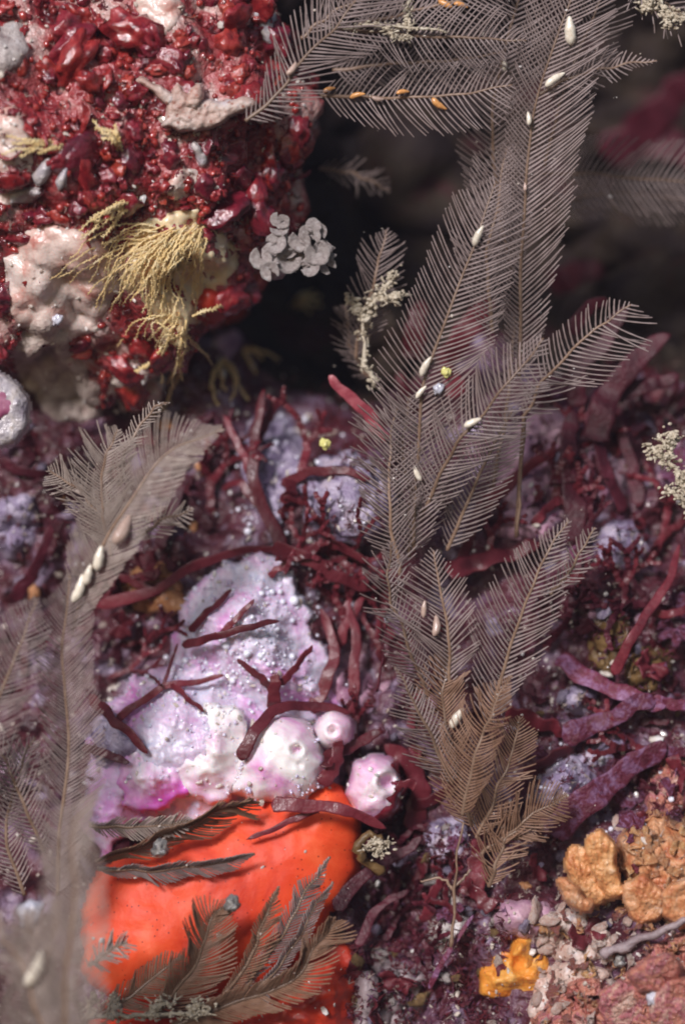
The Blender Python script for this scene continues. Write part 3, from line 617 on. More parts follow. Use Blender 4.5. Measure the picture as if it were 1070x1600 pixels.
# lower centre
F('upright feather with two tan capsules and a broad right side, lower centre', [(700, 1110, .3), (702, 1020, 0), (692, 940, -.15), (676, 860, -.2)], [30, 45, 45, 34], [70, 88, 72, 36], sp=8, ang=46, caps=[(662, 952, 85, 28, 't'), (682, 978, 85, 34, 't')], curl=-.1, tipw=.42)
F('narrow feather curving up along the left of the two capsules', [(668, 1090, .6), (632, 990, .2), (606, 915, 0), (612, 842, -.1)], [22, 36, 38, 28], [40, 55, 55, 30], sp=7.6, tilt=.5)
F('tall straight feather leaning right with crisp rows, lower right of centre', [(765, 1130, .3), (790, 1030, .1), (822, 940, -.1), (852, 870, -.2), (888, 812, -.2)], [40, 62, 60, 46, 30], [60, 84, 66, 48, 30], sp=8.4, ang=50, tipw=.4)
F('small side feather beside the tip of the straight one', [(860, 930, .2), (890, 890, .1), (930, 822, 0)], [24, 26, 14], [22, 24, 14], sp=8)
F('brown curled feather folded towards the viewer, lower centre', [(722, 1275, -.2), (740, 1190, -.35), (765, 1120, -.45), (797, 1055, -.5)], [50, 52, 40, 24], [70, 72, 46, 18], sp=5.6, m='pinnab', tilt=-.5, ang=62, fold=.4, curl=.7, tipw=.3)
F('small feather with a pale pointed tip at the left of the lower clump', [(708, 1225, .1), (672, 1150, -.15), (645, 1095, -.3), (619, 1042, -.4)], [34, 30, 26, 12], [55, 55, 42, 14], sp=7.4, tilt=.2, tipw=.5)
F('brown feather with one white capsule behind the curled one', [(735, 1290, .3), (705, 1180, .1), (692, 1090, .1), (700, 1010, .2)], [40, 46, 42, 30], [50, 58, 50, 30], sp=5.6, m='pinnab', caps=[(713, 1122, 58, 38, 'w')])
F('brown fan feather spreading right from the clump base', [(752, 1335, .1), (790, 1305, 0), (830, 1275, -.1), (885, 1240, -.1)], [40, 46, 40, 20], [50, 60, 50, 20], sp=5.3, m='pinnab', tilt=.3)
F('short brown feather rising between the curled one and the lilac slab', [(745, 1310, .2), (775, 1240, .1), (798, 1180, .1), (812, 1120, .1)], [30, 44, 40, 24], [40, 56, 48, 24], sp=5.6, m='pinnab')
F('lowest brown feather at the foot of the clump', [(765, 1385, .1), (780, 1335, 0), (800, 1300, 0), (850, 1290, 0)], [26, 40, 30, 16], [40, 46, 40, 16], sp=5.4, m='pinnab')
# left
F('dense pale feather slanting up right to a pointed tip, left of centre', [(112, 985, -1.0), (150, 880, -1.1), (205, 780, -1.2), (268, 705, -1.2), (348, 670, -1.2)], [40, 56, 60, 50, 30], [40, 60, 64, 56, 34], sp=5.2, m='pinnap', caps=[(193, 828, 62, 52, 't'), (155, 872, 78, 40, 'w'), (138, 898, 75, 34, 'w'), (125, 920, 70, 46, 'w')], curl=.5, tipw=.3)
F('long brown feather with a rust midrib down the left side', [(88, 1400, -.9), (98, 1270, -1), (108, 1130, -1), (98, 1010, -1.1), (108, 900, -1.2)], [55, 62, 58, 50, 36], [44, 46, 44, 44, 34], sp=5.8, m='pinna', curl=.3, tipw=.2)
F('bushy pale feather clump at the left below the boulder', [(175, 870, -.3), (160, 790, -.4), (165, 720, -.5), (185, 668, -.5)], [50, 60, 50, 30], [40, 55, 50, 36], sp=4.6, m='pinnap', jit=.16)
F('short pale feather splaying left from the bushy clump', [(170, 830, -.2), (130, 770, -.3), (75, 735, -.3)], [36, 44, 28], [32, 40, 22], sp=5, m='pinnap', jit=.12)
F('thin pale sprig rising from the bushy clump towards the boulder', [(185, 760, -.1), (205, 690, 0), (240, 640, .1), (262, 628, .2)], [16, 18, 10], [16, 18, 8], sp=7, m='pinnap', jit=.2)
F('small pale side feather pointing right from the slanting one', [(210, 850, -.9), (250, 815, -.9), (303, 798, -.9)], [26, 30, 12], [26, 30, 12], sp=6.4, m='pinnap')
F('grey feather at the left edge beside the rust midrib', [(-45, 1230, -1.4), (-10, 1110, -1.5), (28, 1020, -1.5), (58, 935, -1.4)], [50, 56, 46, 24], [50, 58, 52, 30], sp=7.6)
F('ragged feather low at the left edge', [(70, 1330, -.6), (35, 1250, -.8), (10, 1190, -.8), (-30, 1140, -.8)], [40, 46, 40], [40, 46, 40], sp=8, jit=.2)
F('ragged lower feather crossing the left edge', [(40, 1400, -.4), (10, 1300, -.5), (30, 1210, -.6), (55, 1150, -.6)], [36, 40, 34], [36, 44, 30], sp=8, jit=.2)
# near, out of focus
F('large blurred feather in the near foreground, bottom left', [(95, 1660, -3.54), (108, 1520, -3.81), (116, 1400, -3.94), (112, 1300, -4.01), (152, 1246, -4.08)], [70, 66, 54, 40, 24], [50, 52, 52, 46, 24], sp=6.6, thick=1.1, m='pinnap')
F('blurred feather at the bottom left corner', [(110, 1680, -3.26), (60, 1580, -3.40), (30, 1500, -3.40), (-20, 1440, -3.40)], [60, 60, 50], [60, 66, 50], sp=6.6, thick=1.1, m='pinnap', caps=[(58, 1515, 65, 60, 'w')])
F('second blurred feather rising from the bottom left corner', [(20, 1670, -3.13), (55, 1560, -3.26), (85, 1460, -3.40), (95, 1400, -3.40)], [60, 60, 40], [50, 50, 40], sp=6.6, thick=1.1, m='pinnap')
F('blurred feather rising behind the bottom left corner ones', [(130, 1660, -2.45), (125, 1570, -2.58), (60, 1490, -2.72), (40, 1420, -2.72)], [50, 50, 40], [50, 50, 40], sp=6.6, thick=1.1, m='pinnap')
# on the orange sponge
F('dark feather seen edge-on along the top of the orange sponge', [(150, 1345, .2), (210, 1325, .05), (290, 1292, 0), (345, 1266, .05), (395, 1250, .1)], [34, 46, 50, 44], [26, 30, 30, 26], sp=4.7, thick=1.15, m='pinnab', tilt=1.0, curl=.6, tipw=.15)
F('thin rosy feather lying flat across the orange sponge', [(155, 1360, .1), (240, 1358, 0), (320, 1352, -.05), (396, 1335, -.1)], [24, 30, 28, 18], [16, 20, 18, 14], sp=4.7, thick=1.15, tilt=.8, curl=.5)
F('broad brown feather with a bead at its tip over the orange sponge', [(230, 1590, -.4), (288, 1535, -.5), (318, 1475, -.6), (332, 1432, -.6), (362, 1412, -.6)], [50, 62, 56, 40, 20], [34, 46, 52, 46, 20], sp=4.4, thick=1.15, m='pinnab', curl=.7, tilt=.35, tipw=.25)
F('slim upright feather over the right half of the orange sponge', [(350, 1555, -.4), (392, 1495, -.45), (415, 1430, -.5), (436, 1382, -.5)], [20, 32, 32, 16], [14, 18, 18, 12], sp=4.9, thick=1.15, m='pinnab', tilt=.6, tipw=.4)
F('slim feather nearest the right rim of the orange sponge', [(385, 1545, -.3), (440, 1460, -.3), (478, 1395, -.3), (516, 1342, -.3)], [14, 22, 24, 14], [14, 24, 24, 12], sp=5.0, thick=1.15, tilt=.5, tipw=.35)
F('thin grey feather parallel to the rim feather, ending in a pale crumb', [(395, 1560, -.2), (450, 1490, -.2), (490, 1420, -.2), (520, 1375, -.2)], [10, 18, 18, 12], [10, 16, 16, 10], sp=5.0, thick=1.15, tilt=.7)
F('thick brown feather sweeping right along the bottom of the orange sponge', [(265, 1605, -.5), (370, 1565, -.5), (450, 1535, -.5), (495, 1480, -.5), (527, 1436, -.5)], [34, 44, 46, 40], [24, 32, 34, 30], sp=4.4, thick=1.15, m='pinnab', tilt=.45, curl=.6, tipw=.12)
F('pale pinkish feather lying over the magenta sponge foot', [(140, 1290, -.1), (200, 1292, -.1), (250, 1290, -.1), (305, 1282, -.1)], [20, 26, 24, 16], [16, 22, 22, 14], sp=4.7, thick=1.15, m='pinnap', tilt=.5)
F('low fuzzy brown feather at the bottom edge left of the broad one', [(150, 1590, -.5), (200, 1560, -.5), (250, 1520, -.4), (290, 1490, -.3)], [30, 40, 34, 20], [24, 30, 26, 16], sp=4.7, thick=1.15, m='pinnab')
F('small pale feather stub at the left rim of the orange sponge', [(140, 1510, -.9), (165, 1490, -.9), (200, 1470, -.9)], [20, 26, 20], [16, 24, 18], sp=4.4, thick=1.15, m='pinnap', tipw=.15)
for a, k in FR: frond(*a, **k)

# ================================================================= RED SEAWEED
def ribbon(name, pts, w0, m, parent, flat=.13, tipk=.6, face=None):
    """flat frilled blade along pts (px,py,depth); w0 = half width in pixels; edges wander on their own"""
    n = max(18, len(pts) * 8); c = crom(pts, n); path = [P(*p) for p in c]; wob = R.uniform(0, 90); W = w0 / 100
    nz = lambda u, k, o: noise.noise(Vector((wob, u * k, o)))
    vs, fs = [], []; up = Vector(face or (0, 1, 0)); sides = 10
    for i in range(n):
        u = i / (n - 1); k = (1 - (1 - tipk) * u) * min(1, math.sqrt(max(0, 1 - u) * 9) + .05) * min(1, math.sqrt(u * 14) + .22)
        p = path[i] + Vector((nz(u, 5, 3), .6 * nz(u, 6, 5), nz(u, 5, 7))) * W * .5
        t = (path[min(i + 1, n - 1)] - path[max(i - 1, 0)]).normalized()
        up2 = up + Vector((nz(u, 4, 21), 0, nz(u, 4, 25))) * .5
        a = t.cross(up2).normalized(); q = t.cross(a).normalized()
        wl = W * k * (1 + .30 * nz(u, 7, 11) + .10 * nz(u, 22, 12)); wr = W * k * (1 + .30 * nz(u, 7, 15) + .10 * nz(u, 22, 16)); th = max(.012, W * k * flat)
        for cx, sy in ((1, 0), (.94, .8), (.7, 1), (-.7, 1), (-.94, .8), (-1, 0), (-.94, -.8), (-.7, -1), (.7, -1), (.94, -.8)):
            cup = .22 * W * k * cx * cx * nz(u, 4, 31) + .2 * W * k * cx * nz(u, 6, 37)
            vs.append(p + a * (cx * (wl if cx > 0 else wr)) + q * (sy * th + cup))
    for i in range(n - 1):
        for s_ in range(sides):
            s2 = (s_ + 1) % sides
            fs.append((i * sides + s_, i * sides + s2, (i + 1) * sides + s2, (i + 1) * sides + s_))
    fs.append(tuple(reversed(range(sides)))); fs.append(tuple((n - 1) * sides + s_ for s_ in range(sides)))
    return mesh(name, vs, fs, m, parent)

def weed(label, branches, m='weed', dy=0.0, group='branching red seaweed', lift=.12):
    """branches: list of (half width, [(px,py[,depth])...]); depth follows the surface behind unless given"""
    t = None
    for w_, pts in branches:
        pp = []
        ds = []
        for p in pts:
            if len(p) == 3: ds.append(p[2])
            else:
                l, n = hit(p[0], p[1]); ds.append(min(l.y, 3.0) - lift - w_ / 100 * .6)
        for i in range(len(ds)):                                   # smooth: a stalk bridges hollows
            lo = min(ds[max(0, i - 1):i + 2]); ds[i] = ds[i] * .35 + lo * .65
        pp = [(p[0], p[1], d + dy) for p, d in zip(pts, ds)]
        if t is None: t = thing('red_seaweed', label, 'seaweed', P(*pp[0]), group)
        ribbon('branch', pp, w_ * (.86 if w_ < 18 else .95), m, t, flat=.09, face=(R.gauss(0, .3), 1, R.gauss(0, .3)))
    return t
weed('forked maroon seaweed with a long upright stalk left of the lilac crust, centre', [(14, [(445, 855), (412, 795), (395, 740), (400, 680), (412, 610)]), (10, [(405, 790), (375, 755), (345, 765)]), (10, [(395, 745), (375, 700), (350, 650)]), (12, [(400, 690), (420, 650), (440, 620)])])
weed('long arched maroon seaweed stalk over the top of the pink sponge', [(12, [(150, 948), (240, 925), (300, 885), (380, 860), (450, 862)]), (16, [(425, 855), (480, 872), (530, 905), (590, 920)]), (10, [(240, 925), (200, 905), (170, 915)]), (12, [(470, 868), (520, 850), (575, 880)])])
weed('short dark red seaweed blade crossing right of the yellow bead, centre', [(11, [(440, 758), (485, 738), (535, 735), (580, 748)]), (22, [(455, 800), (450, 775), (460, 755)])])
weed('rosy seaweed stub with a pale tip at the edge of the dark cleft', [(14, [(605, 690, 1.4), (570, 645, 1.3), (540, 612, 1.2), (516, 588, 1.1)])], 'weedpink')
weed('small forked maroon seaweed lying on the upper pink sponge lobe', [(9, [(285, 1008), (325, 998), (380, 982), (437, 970)]), (7, [(345, 990), (370, 966), (398, 936)]), (8, [(298, 985), (330, 952), (362, 920)])])
weed('thin forked maroon seaweed between upper and lower pink sponge lobes', [(8, [(180, 1125), (220, 1098), (262, 1072), (305, 1065), (352, 1055)]), (7, [(268, 1070), (292, 1090), (320, 1112)]), (4, [(255, 1074), (266, 1040), (278, 1005)]), (12, [(140, 1090), (180, 1125), (232, 1178)]), (10, [(130, 1168), (165, 1178), (205, 1192)])])
weed('bold maroon seaweed forking above the white sponge lobe', [(13, [(376, 1188), (396, 1145), (432, 1110), (480, 1102), (550, 1115)]), (15, [(430, 1112), (428, 1085), (432, 1050)]), (10, [(425, 1078), (400, 1052), (370, 1030)]), (9, [(440, 1070), (465, 1038), (488, 1008)])], lift=.2)
weed('upright maroon seaweed stalks right of the pink sponge, centre', [(14, [(488, 1115), (510, 1060), (522, 1010), (500, 950)]), (12, [(550, 1130), (552, 1060), (556, 1000), (545, 940)]), (12, [(520, 1020), (540, 980), (570, 930)]), (14, [(505, 1200), (520, 1180), (560, 1160), (600, 1140)])])
weed('dark maroon branch across the top rim of the orange sponge', [(15, [(425, 1252, .15), (480, 1262, .1), (535, 1264, .1), (600, 1290, .3)]), (7, [(500, 1262, .2), (450, 1285, .25), (385, 1312, .3)]), (16, [(500, 1225, .5), (525, 1190, .6), (530, 1150, .7)])], 'weed')
weed('maroon seaweed wrapping the right of the round pink ball', [(20, [(640, 1300), (655, 1250), (640, 1195), (600, 1165)]), (14, [(640, 1260), (690, 1240), (720, 1220)]), (10, [(650, 1230, .1), (632, 1225, .0), (616, 1235, 0)])], 'weed')
weed('broad maroon seaweed strap slanting behind the right feathers', [(15, [(745, 800), (785, 765), (825, 730), (868, 700)]), (14, [(720, 905), (732, 840), (755, 785)]), (20, [(690, 895), (740, 880), (790, 868), (845, 850)])])
weed('dark upright seaweed straps between rosy crust patches, right', [(22, [(905, 850), (895, 770), (885, 700), (895, 640)]), (16, [(975, 800), (945, 730), (925, 670), (930, 610)]), (14, [(1000, 790), (985, 720), (960, 650)])], 'weeddark')
weed('dark red seaweed with a finger reaching right above the bony twig', [(24, [(930, 690), (945, 630), (990, 565), (1048, 522)]), (18, [(905, 640), (900, 580), (950, 530), (975, 480)]), (18, [(960, 620), (1010, 600), (1060, 590)]), (16, [(890, 520), (920, 480), (950, 470)])], 'weeddark', lift=.5)
weed('diagonal dark red seaweed stalk over olive crust, right', [(11, [(955, 1055), (985, 1000), (1015, 950), (1045, 905), (1060, 850)]), (10, [(1010, 955), (1050, 960), (1090, 940)])], 'weed', lift=.3)
weed('purple crusted seaweed crossing in a V, right', [(18, [(870, 1030), (920, 1060), (975, 1085), (1040, 1105)]), (20, [(880, 1155), (930, 1135), (985, 1105), (1020, 1095)]), (14, [(1010, 1095), (1050, 1100), (1100, 1110)])], 'weedpurple', lift=.25)
weed('wide purple blade slanting below the lilac slab, lower right', [(28, [(860, 1300), (920, 1255), (970, 1205), (1040, 1160)]), (14, [(980, 1190), (1030, 1175), (1090, 1180)])], 'weedpurple', lift=.1)
weed('maroon strap left of the V crossing, behind the straight feather', [(18, [(790, 1110), (840, 1130), (890, 1150)]), (16, [(820, 1215), (860, 1185), (905, 1160)])], 'weed')
weed('dark seaweed stalks in the shade right of the orange sponge', [(14, [(520, 1420), (570, 1370), (620, 1335), (660, 1310)]), (10, [(560, 1480), (590, 1420), (640, 1390)]), (12, [(600, 1330), (580, 1310), (560, 1320)])], 'weeddark', lift=.3)
weed('maroon blades around the white wedge, lower centre', [(18, [(735, 1400), (745, 1350), (740, 1310)]), (16, [(770, 1420), (745, 1395), (715, 1370)]), (12, [(660, 1440), (675, 1400), (690, 1370)])], 'weed', lift=.2)
weed('thin purple stalk slanting below the white wedge', [(6, [(670, 1545), (690, 1505), (715, 1465), (740, 1430)])], 'weedpurple', lift=.2)
weed('dark crimson blade blurred in the cleft at the right edge', [(45, [(960, 260, 8.6), (1010, 190, 8.2), (1060, 150, 7.9), (1110, 120, 7.7)]), (40, [(1000, 210, 8.4), (1060, 230, 8.2), (1120, 240, 8)])], 'weeddark')
weed('dim crimson blade low in the cleft behind the tallest feather', [(30, [(860, 450, 6), (900, 425, 5.9), (940, 420, 5.9)])], 'weeddark')
weed('crimson blade tuft behind the arching feather', [(24, [(700, 560, 2.6), (740, 500, 2.5), (770, 470, 2.5)]), (22, [(640, 560, 3), (650, 510, 2.9), (660, 470, 2.9)]), (20, [(720, 620), (700, 580), (690, 540)])], 'weed')
weed('dark maroon tangle at the left edge below the boulder', [(14, [(20, 940), (60, 880), (80, 820)]), (12, [(0, 720), (50, 740), (100, 740)]), (14, [(250, 860), (270, 800), (290, 740)]), (12, [(330, 830), (300, 790), (270, 760)])], 'weeddark')

def grow(label, px, py, ang, ln, w_, lev, m='weed', lift=.15, spread=30):
    d0 = hit(px, py)[0].y; t = thing('red_seaweed', label, 'seaweed', P(px, py, d0), 'branching red seaweed')
    def rec(x, y, d, an, L, W, lv, first):
        a2 = an + R.gauss(0, 12); pts = [(x, y, d)]; cx, cy = x, y
        for k in range(3):
            aa = math.radians(an + (a2 - an) * (k + 1) / 3); cx += math.cos(aa) * L / 3; cy -= math.sin(aa) * L / 3
            dd = min(hit(cx, cy)[0].y, d0 + .6) - lift - .10 * (lev - lv); d = d * .45 + dd * .55; pts.append((cx, cy, d))
        ribbon('branch', pts, W, m, t, flat=.09, tipk=.82, face=(R.gauss(0, .25), 1, R.gauss(0, .25)))
        if lv > 0:
            sp_ = spread * R.uniform(.7, 1.25)
            for sg in (1, -1):
                if R.random() < .9: rec(pts[-2][0] * .3 + pts[-1][0] * .7, pts[-2][1] * .3 + pts[-1][1] * .7, d, a2 + sg * sp_, L * R.uniform(.62, .92), W * .84, lv - 1, False)
    rec(px, py, d0 - .02, ang, ln, w_, lev, True)
    return t
grow('bushy forked maroon seaweed between the lilac crust and the arched stalk', 560, 900, 140, 59, 7.6, 3)
grow('forked maroon seaweed rising below the dark cleft, centre', 470, 740, 75, 51, 7.6, 3, lift=.3)
grow('maroon seaweed fork left of the upright stalk, below the boulder', 330, 800, 95, 51, 7.6, 3)
grow('tangled maroon seaweed just right of the pink sponge top', 530, 1010, 60, 51, 7.6, 3)
grow('maroon seaweed fork between the pink ball and lower feathers', 640, 1140, 80, 51, 7.6, 3)
grow('dark forked seaweed behind the straight feather, right', 850, 1010, 50, 51, 7.6, 3, 'weeddark')
grow('forked maroon seaweed right of the broad strap', 830, 820, 45, 59, 8.5, 3)
grow('dark forked seaweed below the reaching red finger', 960, 700, 70, 55, 8.5, 3, 'weeddark')
grow('maroon seaweed fork at the right edge under the bony twig', 1010, 880, 60, 59, 8.5, 3)
grow('dark red seaweed spreading left at the right edge, mid height', 1060, 960, 150, 59, 8.5, 3, 'weeddark')
grow('maroon forks below the purple V crossing, right edge', 1040, 1180, 160, 51, 7.6, 3)
grow('dark forks in the shade below the pink ball', 620, 1400, 100, 51, 7.6, 3, 'weeddark')
grow('small maroon forks left of the pink sponge under the arched stalk', 190, 1010, 20, 46, 6.0, 3)
grow('maroon fork at the left, above the lilac crust at the edge', 30, 760, 10, 60, 9, 1, 'weeddark')
grow('crimson fork in front of the cleft beside the arching feather', 640, 640, 100, 60, 10, 1, 'weed', .3)
grow('maroon forks at the foot of the white wedge, lower centre', 690, 1560, 110, 46, 6.8, 3, 'weeddark')

for gx, gy, ga, gl, gw, gm, lab in [
    (420, 900, 40, 60, 7, 'weed', 'slender maroon forks on the arched stalk above the pink sponge'),
    (505, 880, 20, 60, 7, 'weed', 'slender maroon forks left of the narrow curving feather'),
    (600, 1040, 110, 60, 7, 'weed', 'slender maroon forks behind the thin dark stalk, centre'),
    (760, 880, 70, 60, 8, 'weed', 'maroon forks between the two lower tall feathers'),
    (900, 900, 80, 70, 8, 'weeddark', 'dark forks right of the straight feather tip'),
    (940, 800, 120, 60, 8, 'weeddark', 'dark forks in front of the pale rosy crust, right'),
    (1040, 700, 110, 60, 8, 'weeddark', 'dark forks behind the bony twig, right edge'),
    (860, 760, 60, 70, 8, 'weed', 'maroon forks over the rosy crust, right of the bare brown stalk'),
    (980, 960, 100, 60, 8, 'weed', 'maroon forks above the olive crust, right'),
    (1000, 1130, 20, 60, 8, 'weeddark', 'dark forks right of the purple V crossing'),
    (560, 1180, 100, 50, 7, 'weed', 'slender maroon forks just above the round pink ball'),
    (600, 1470, 60, 60, 8, 'weeddark', 'dark forks above the mauve grey crust at the bottom'),
    (720, 1440, 120, 50, 7, 'weed', 'maroon forks leaning on the white wedge from the right'),
    (250, 900, 170, 50, 7, 'weed', 'slender maroon forks beside the rusty tan crust, left'),
    (310, 740, 60, 60, 8, 'weeddark', 'dark forks under the foot of the boulder, centre left'),
    (170, 1060, 30, 50, 6, 'weed', 'short maroon forks at the left rim of the pink sponge')]:
    grow(lab, gx, gy, ga, gl * .8, gw * .85, 3, gm, .2)

# loose blades, chips and crumbs grown on the reef
FL = {k: [fanmesh('blade', i + 20, k, 3.4 + .4 * i, .2, 3 + i, 4, 18, .3) for i in range(5)] for k in ('weed', 'weeddark', 'weedpurple')}
CH = {k: [blobmesh('crumb', i + 40, .35, 1.3, 2, (1, .8, .5), k, .4) for i in range(4)] for k in ('lilac', 'rosy', 'olive', 'sand', 'tan', 'lace', 'greycrust')}
zones = [ # x0,y0,x1,y1,count, blade kinds, crumb kinds, share of blades
  (830, 560, 1075, 1260, 95, ('weed', 'weeddark', 'weedpurple'), ('lilac', 'rosy', 'olive'), .72),
  (540, 1280, 780, 1600, 55, ('weed', 'weeddark', 'weedpurple'), ('lilac', 'greycrust', 'olive', 'sand'), .6),
  (-5, 660, 330, 1240, 60, ('weed', 'weeddark'), ('lilac', 'tan', 'sand'), .72),
  (480, 860, 680, 1320, 45, ('weed', 'weed'), ('lilac', 'rosy'), .75),
  (790, 1260, 1000, 1480, 22, ('weedpurple', 'weed'), ('tan', 'lace', 'lilac'), .35)]
for x0, y0, x1, y1, c, bk, ck, sh in zones:
    for _ in range(c):
        px, py = R.uniform(x0, x1), R.uniform(y0, y1)
        if inpoly(px, py, [(150, 1060), (300, 870), (470, 860), (560, 1120), (640, 1180), (640, 1290), (540, 1420), (480, 1560), (150, 1560), (130, 1200)]): continue
        l, n = hit(px, py)
        if R.random() < sh:
            o = link('blade', R.choice(FL[R.choice(bk)]), reef); r = R.uniform(.10, .30)
            nn = (n + Vector((R.gauss(0, .6), -.3, R.gauss(0, .6)))).normalized()
            o.matrix_local = tfm(l + nn * r * .15, nn, R.uniform(0, 6.3), (r * R.uniform(.8, 1.2), r, r * R.uniform(.8, 1.4)))
        else:
            o = link('crumb', R.choice(CH[R.choice(ck)]), reef); r = R.uniform(.05, .15)
            o.matrix_local = tfm(l + n * r * .2, n, R.uniform(0, 6.3), (r * R.uniform(.8, 1.5), r, r))

# ================================================================= YELLOW HYDROID TUFTS
def thread(name, pts, r, parent, m='yellow', saw=True):
    n = 34; path = [P(*p) for p in crom(pts, n)]; b = MB()
    wob = R.uniform(0, 99)
    path = [p + Vector((noise.noise(Vector((wob, i * .2, 0))), noise.noise(Vector((wob, i * .2, 4))) * .5, noise.noise(Vector((wob, i * .2, 8))))) * .05 for i, p in enumerate(path)]
    b.tube(path, [r * (1.25 if (i % 2 and saw) else .8) * (1 - .4 * i / n) for i in range(n)], 5)
    if saw:
        for i in range(3, n - 1):
            t = (path[i + 1] - path[i - 1]).normalized(); a = t.cross(Vector((0, 1, 0))).normalized()
            sd = 1 if i % 2 else -1; e = path[i] + (a * sd + t * .7 + Vector((0, -.2, 0))) * r * 1.9
            b.tube([path[i], e], [r * .75, r * .4], 4)
    return mesh(name, b.v, b.f, m, parent)
t = thing('yellow_hydroid', 'yellow tuft of many fine curved threads growing on the boulder', 'hydroid', P(300, 340, -1.6), 'yellow hydroid tufts')
def bd(px, py): return hit(px, py)[0].y
for i in range(84):
    u = R.random()
    sx, sy = 235 + 90 * u + R.gauss(0, 10), 348 + abs(R.gauss(0, 26))
    an = math.radians(206 + 60 * u + R.gauss(0, 8)); ln = R.uniform(80, 170) * (1 - .25 * u)
    if R.random() < .2: sx, sy, an, ln = 285 + R.gauss(0, 12), 500 + R.gauss(0, 16), math.radians(R.uniform(200, 330)), R.uniform(50, 110)
    bend = R.gauss(14, 10)
    q = [(sx + math.cos(an) * ln * v - math.sin(an) * bend * math.sin(v * 3.14) * -1, sy - math.sin(an) * ln * v - abs(math.cos(an)) * bend * math.sin(v * 3.14)) for v in (0, .33, .66, 1)]
    dd = [bd(*p) for p in q]; dd = [min(dd[k], dd[max(0, k - 1)] + .5) for k in range(4)]
    thread('thread', [(q[k][0], q[k][1], dd[k] + (.03, -.10, -.12, -.08)[k] - R.uniform(0, .12)) for k in range(4)], .0125, t)
for pts in [[(290, 500), (285, 560), (270, 610), (235, 655)], [(275, 510), (240, 560), (215, 580)], [(300, 495), (340, 480), (365, 470)], [(285, 520), (280, 560), (260, 600)]]:
    thread('thread', [(x, y, bd(x, y) - .25) for x, y in pts], .021, t)
def tuft(label, base, ends, r=.016, lift=.25):
    d = bd(*base); t = thing('yellow_hydroid', label, 'hydroid', P(base[0], base[1], d), 'yellow hydroid tufts')
    for ex, ey in ends:
        mx, my = (base[0] + ex) / 2 + R.gauss(0, 5), (base[1] + ey) / 2 - 5
        thread('thread', [(base[0] + R.gauss(0, 4), base[1] + R.gauss(0, 3), d - .05), (mx, my, min(d, bd(mx, my)) - lift), (ex, ey, min(d + .2, bd(ex, ey)) - lift * .8)], r, t)
tuft('small yellow comb-like tuft above the big one on the boulder', (212, 310), [(125, 358), (130, 368), (128, 374), (150, 350), (160, 372), (172, 360), (140, 342), (165, 335), (185, 345)])
tuft('small dull yellow tuft hanging from the boulder lower right', (350, 560), [(330, 610), (340, 635), (352, 612), (372, 600), (388, 625), (335, 590), (362, 625)])
tuft('short hooked yellow sprig on the lower right boulder edge', (380, 545), [(400, 585), (410, 560), (435, 562), (392, 570)])
tuft('pale yellow sprig at the far left of the boulder', (92, 232), [(5, 240), (20, 225), (30, 245), (50, 228), (10, 215), (60, 240)])
tuft('short tan sprig left of the white branching growth on the boulder', (190, 235), [(145, 190), (150, 200), (170, 200), (180, 195), (160, 215)])
tuft('tiny olive yellow sprig standing off the boulder edge by the cleft', (462, 480), [(500, 462), (502, 478), (490, 455), (478, 458), (485, 488), (472, 462)])

# ================================================================= WHITE LOBED AND BRANCHING COLONIES
t = thing('lobed_bryozoan', 'grey white colony of flat round lobes at the right edge of the boulder', 'bryozoan', P(450, 420, -.2))
BR = [fanmesh('lobe', i + 70, 'greycrust', 5.4, .04, 3, 5, 26, .07) for i in range(4)]
for k, (px, py, r) in enumerate([(408, 408, 13), (425, 395, 15), (445, 410, 15), (420, 418, 12), (436, 380, 12), (440, 360, 11), (432, 346, 8), (446, 345, 8), (452, 392, 13), (465, 405, 12), (470, 380, 13), (482, 362, 13), (496, 358, 10), (488, 350, 9), (480, 395, 13), (497, 400, 15), (508, 412, 10), (502, 385, 11), (488, 418, 11), (512, 395, 8)]):
    o = link('lobe', BR[k % 4], t)
    o.matrix_local = Matrix.Translation(-t.location) @ tfm(P(px, py, -.15 + R.uniform(-.18, .1)), (R.gauss(0, .22), -1, R.gauss(0, .22)), R.uniform(0, 6), (r / 72, r / 72, r / 72))
b = MB(); b.tube([P(430, 420, .6), P(445, 405, .2), P(460, 395, -.05)], [.2, .16, .1], 8); mesh('stalk', b.v, b.f, 'greycrust', t)
def twig(name, label, cat, brs, r, m, group=None, part='branch'):
    t = thing(name, label, cat, P(*brs[0][0]), group)
    for b in brs:
        n = 16; path = [P(*p) for p in crom(b, n)]; mb = MB(); wob = R.uniform(0, 90)
        path = [p + Vector((noise.noise(Vector((wob, i * .5, 0))), 0, noise.noise(Vector((wob, i * .5, 8))))) * r * 1.2 for i, p in enumerate(path)]
        mb.tube(path, [r * (1 + .45 * noise.noise(Vector((wob, i * .6, 2)))) * (1 - .45 * i / n) * (.6 if m == 'bone' else 1) for i in range(n)], 7)
        if m == 'bone':
            for _ in range(int(n * 3.5)):
                p = path[R.randrange(n)] + Vector((R.gauss(0, 1), R.gauss(0, .7), R.gauss(0, 1))) * r * .8
                q = r * R.uniform(.15, .5); mb.add(ICO[2][0], ICO[2][1], tfm(p, (R.gauss(0, 1), R.gauss(0, 1), R.gauss(0, 1)), 0, (q * R.uniform(.7, 2.2), q, q * R.uniform(.6, 1.1))))
                if R.random() < .35:
                    e = Vector((R.gauss(0, 1), R.gauss(-.3, .6), R.gauss(0, 1))).normalized() * r * R.uniform(.8, 2.2); mb.tube([p, p + e * .6, p + e], [r * .22, r * .2, r * .08], 5)
        mesh(part, mb.v, mb.f, m, t)
    return t
t = thing('white_bryozoan', 'white antler-shaped growth between the boulder and the slanting feather', 'bryozoan', P(300, 190, -1))
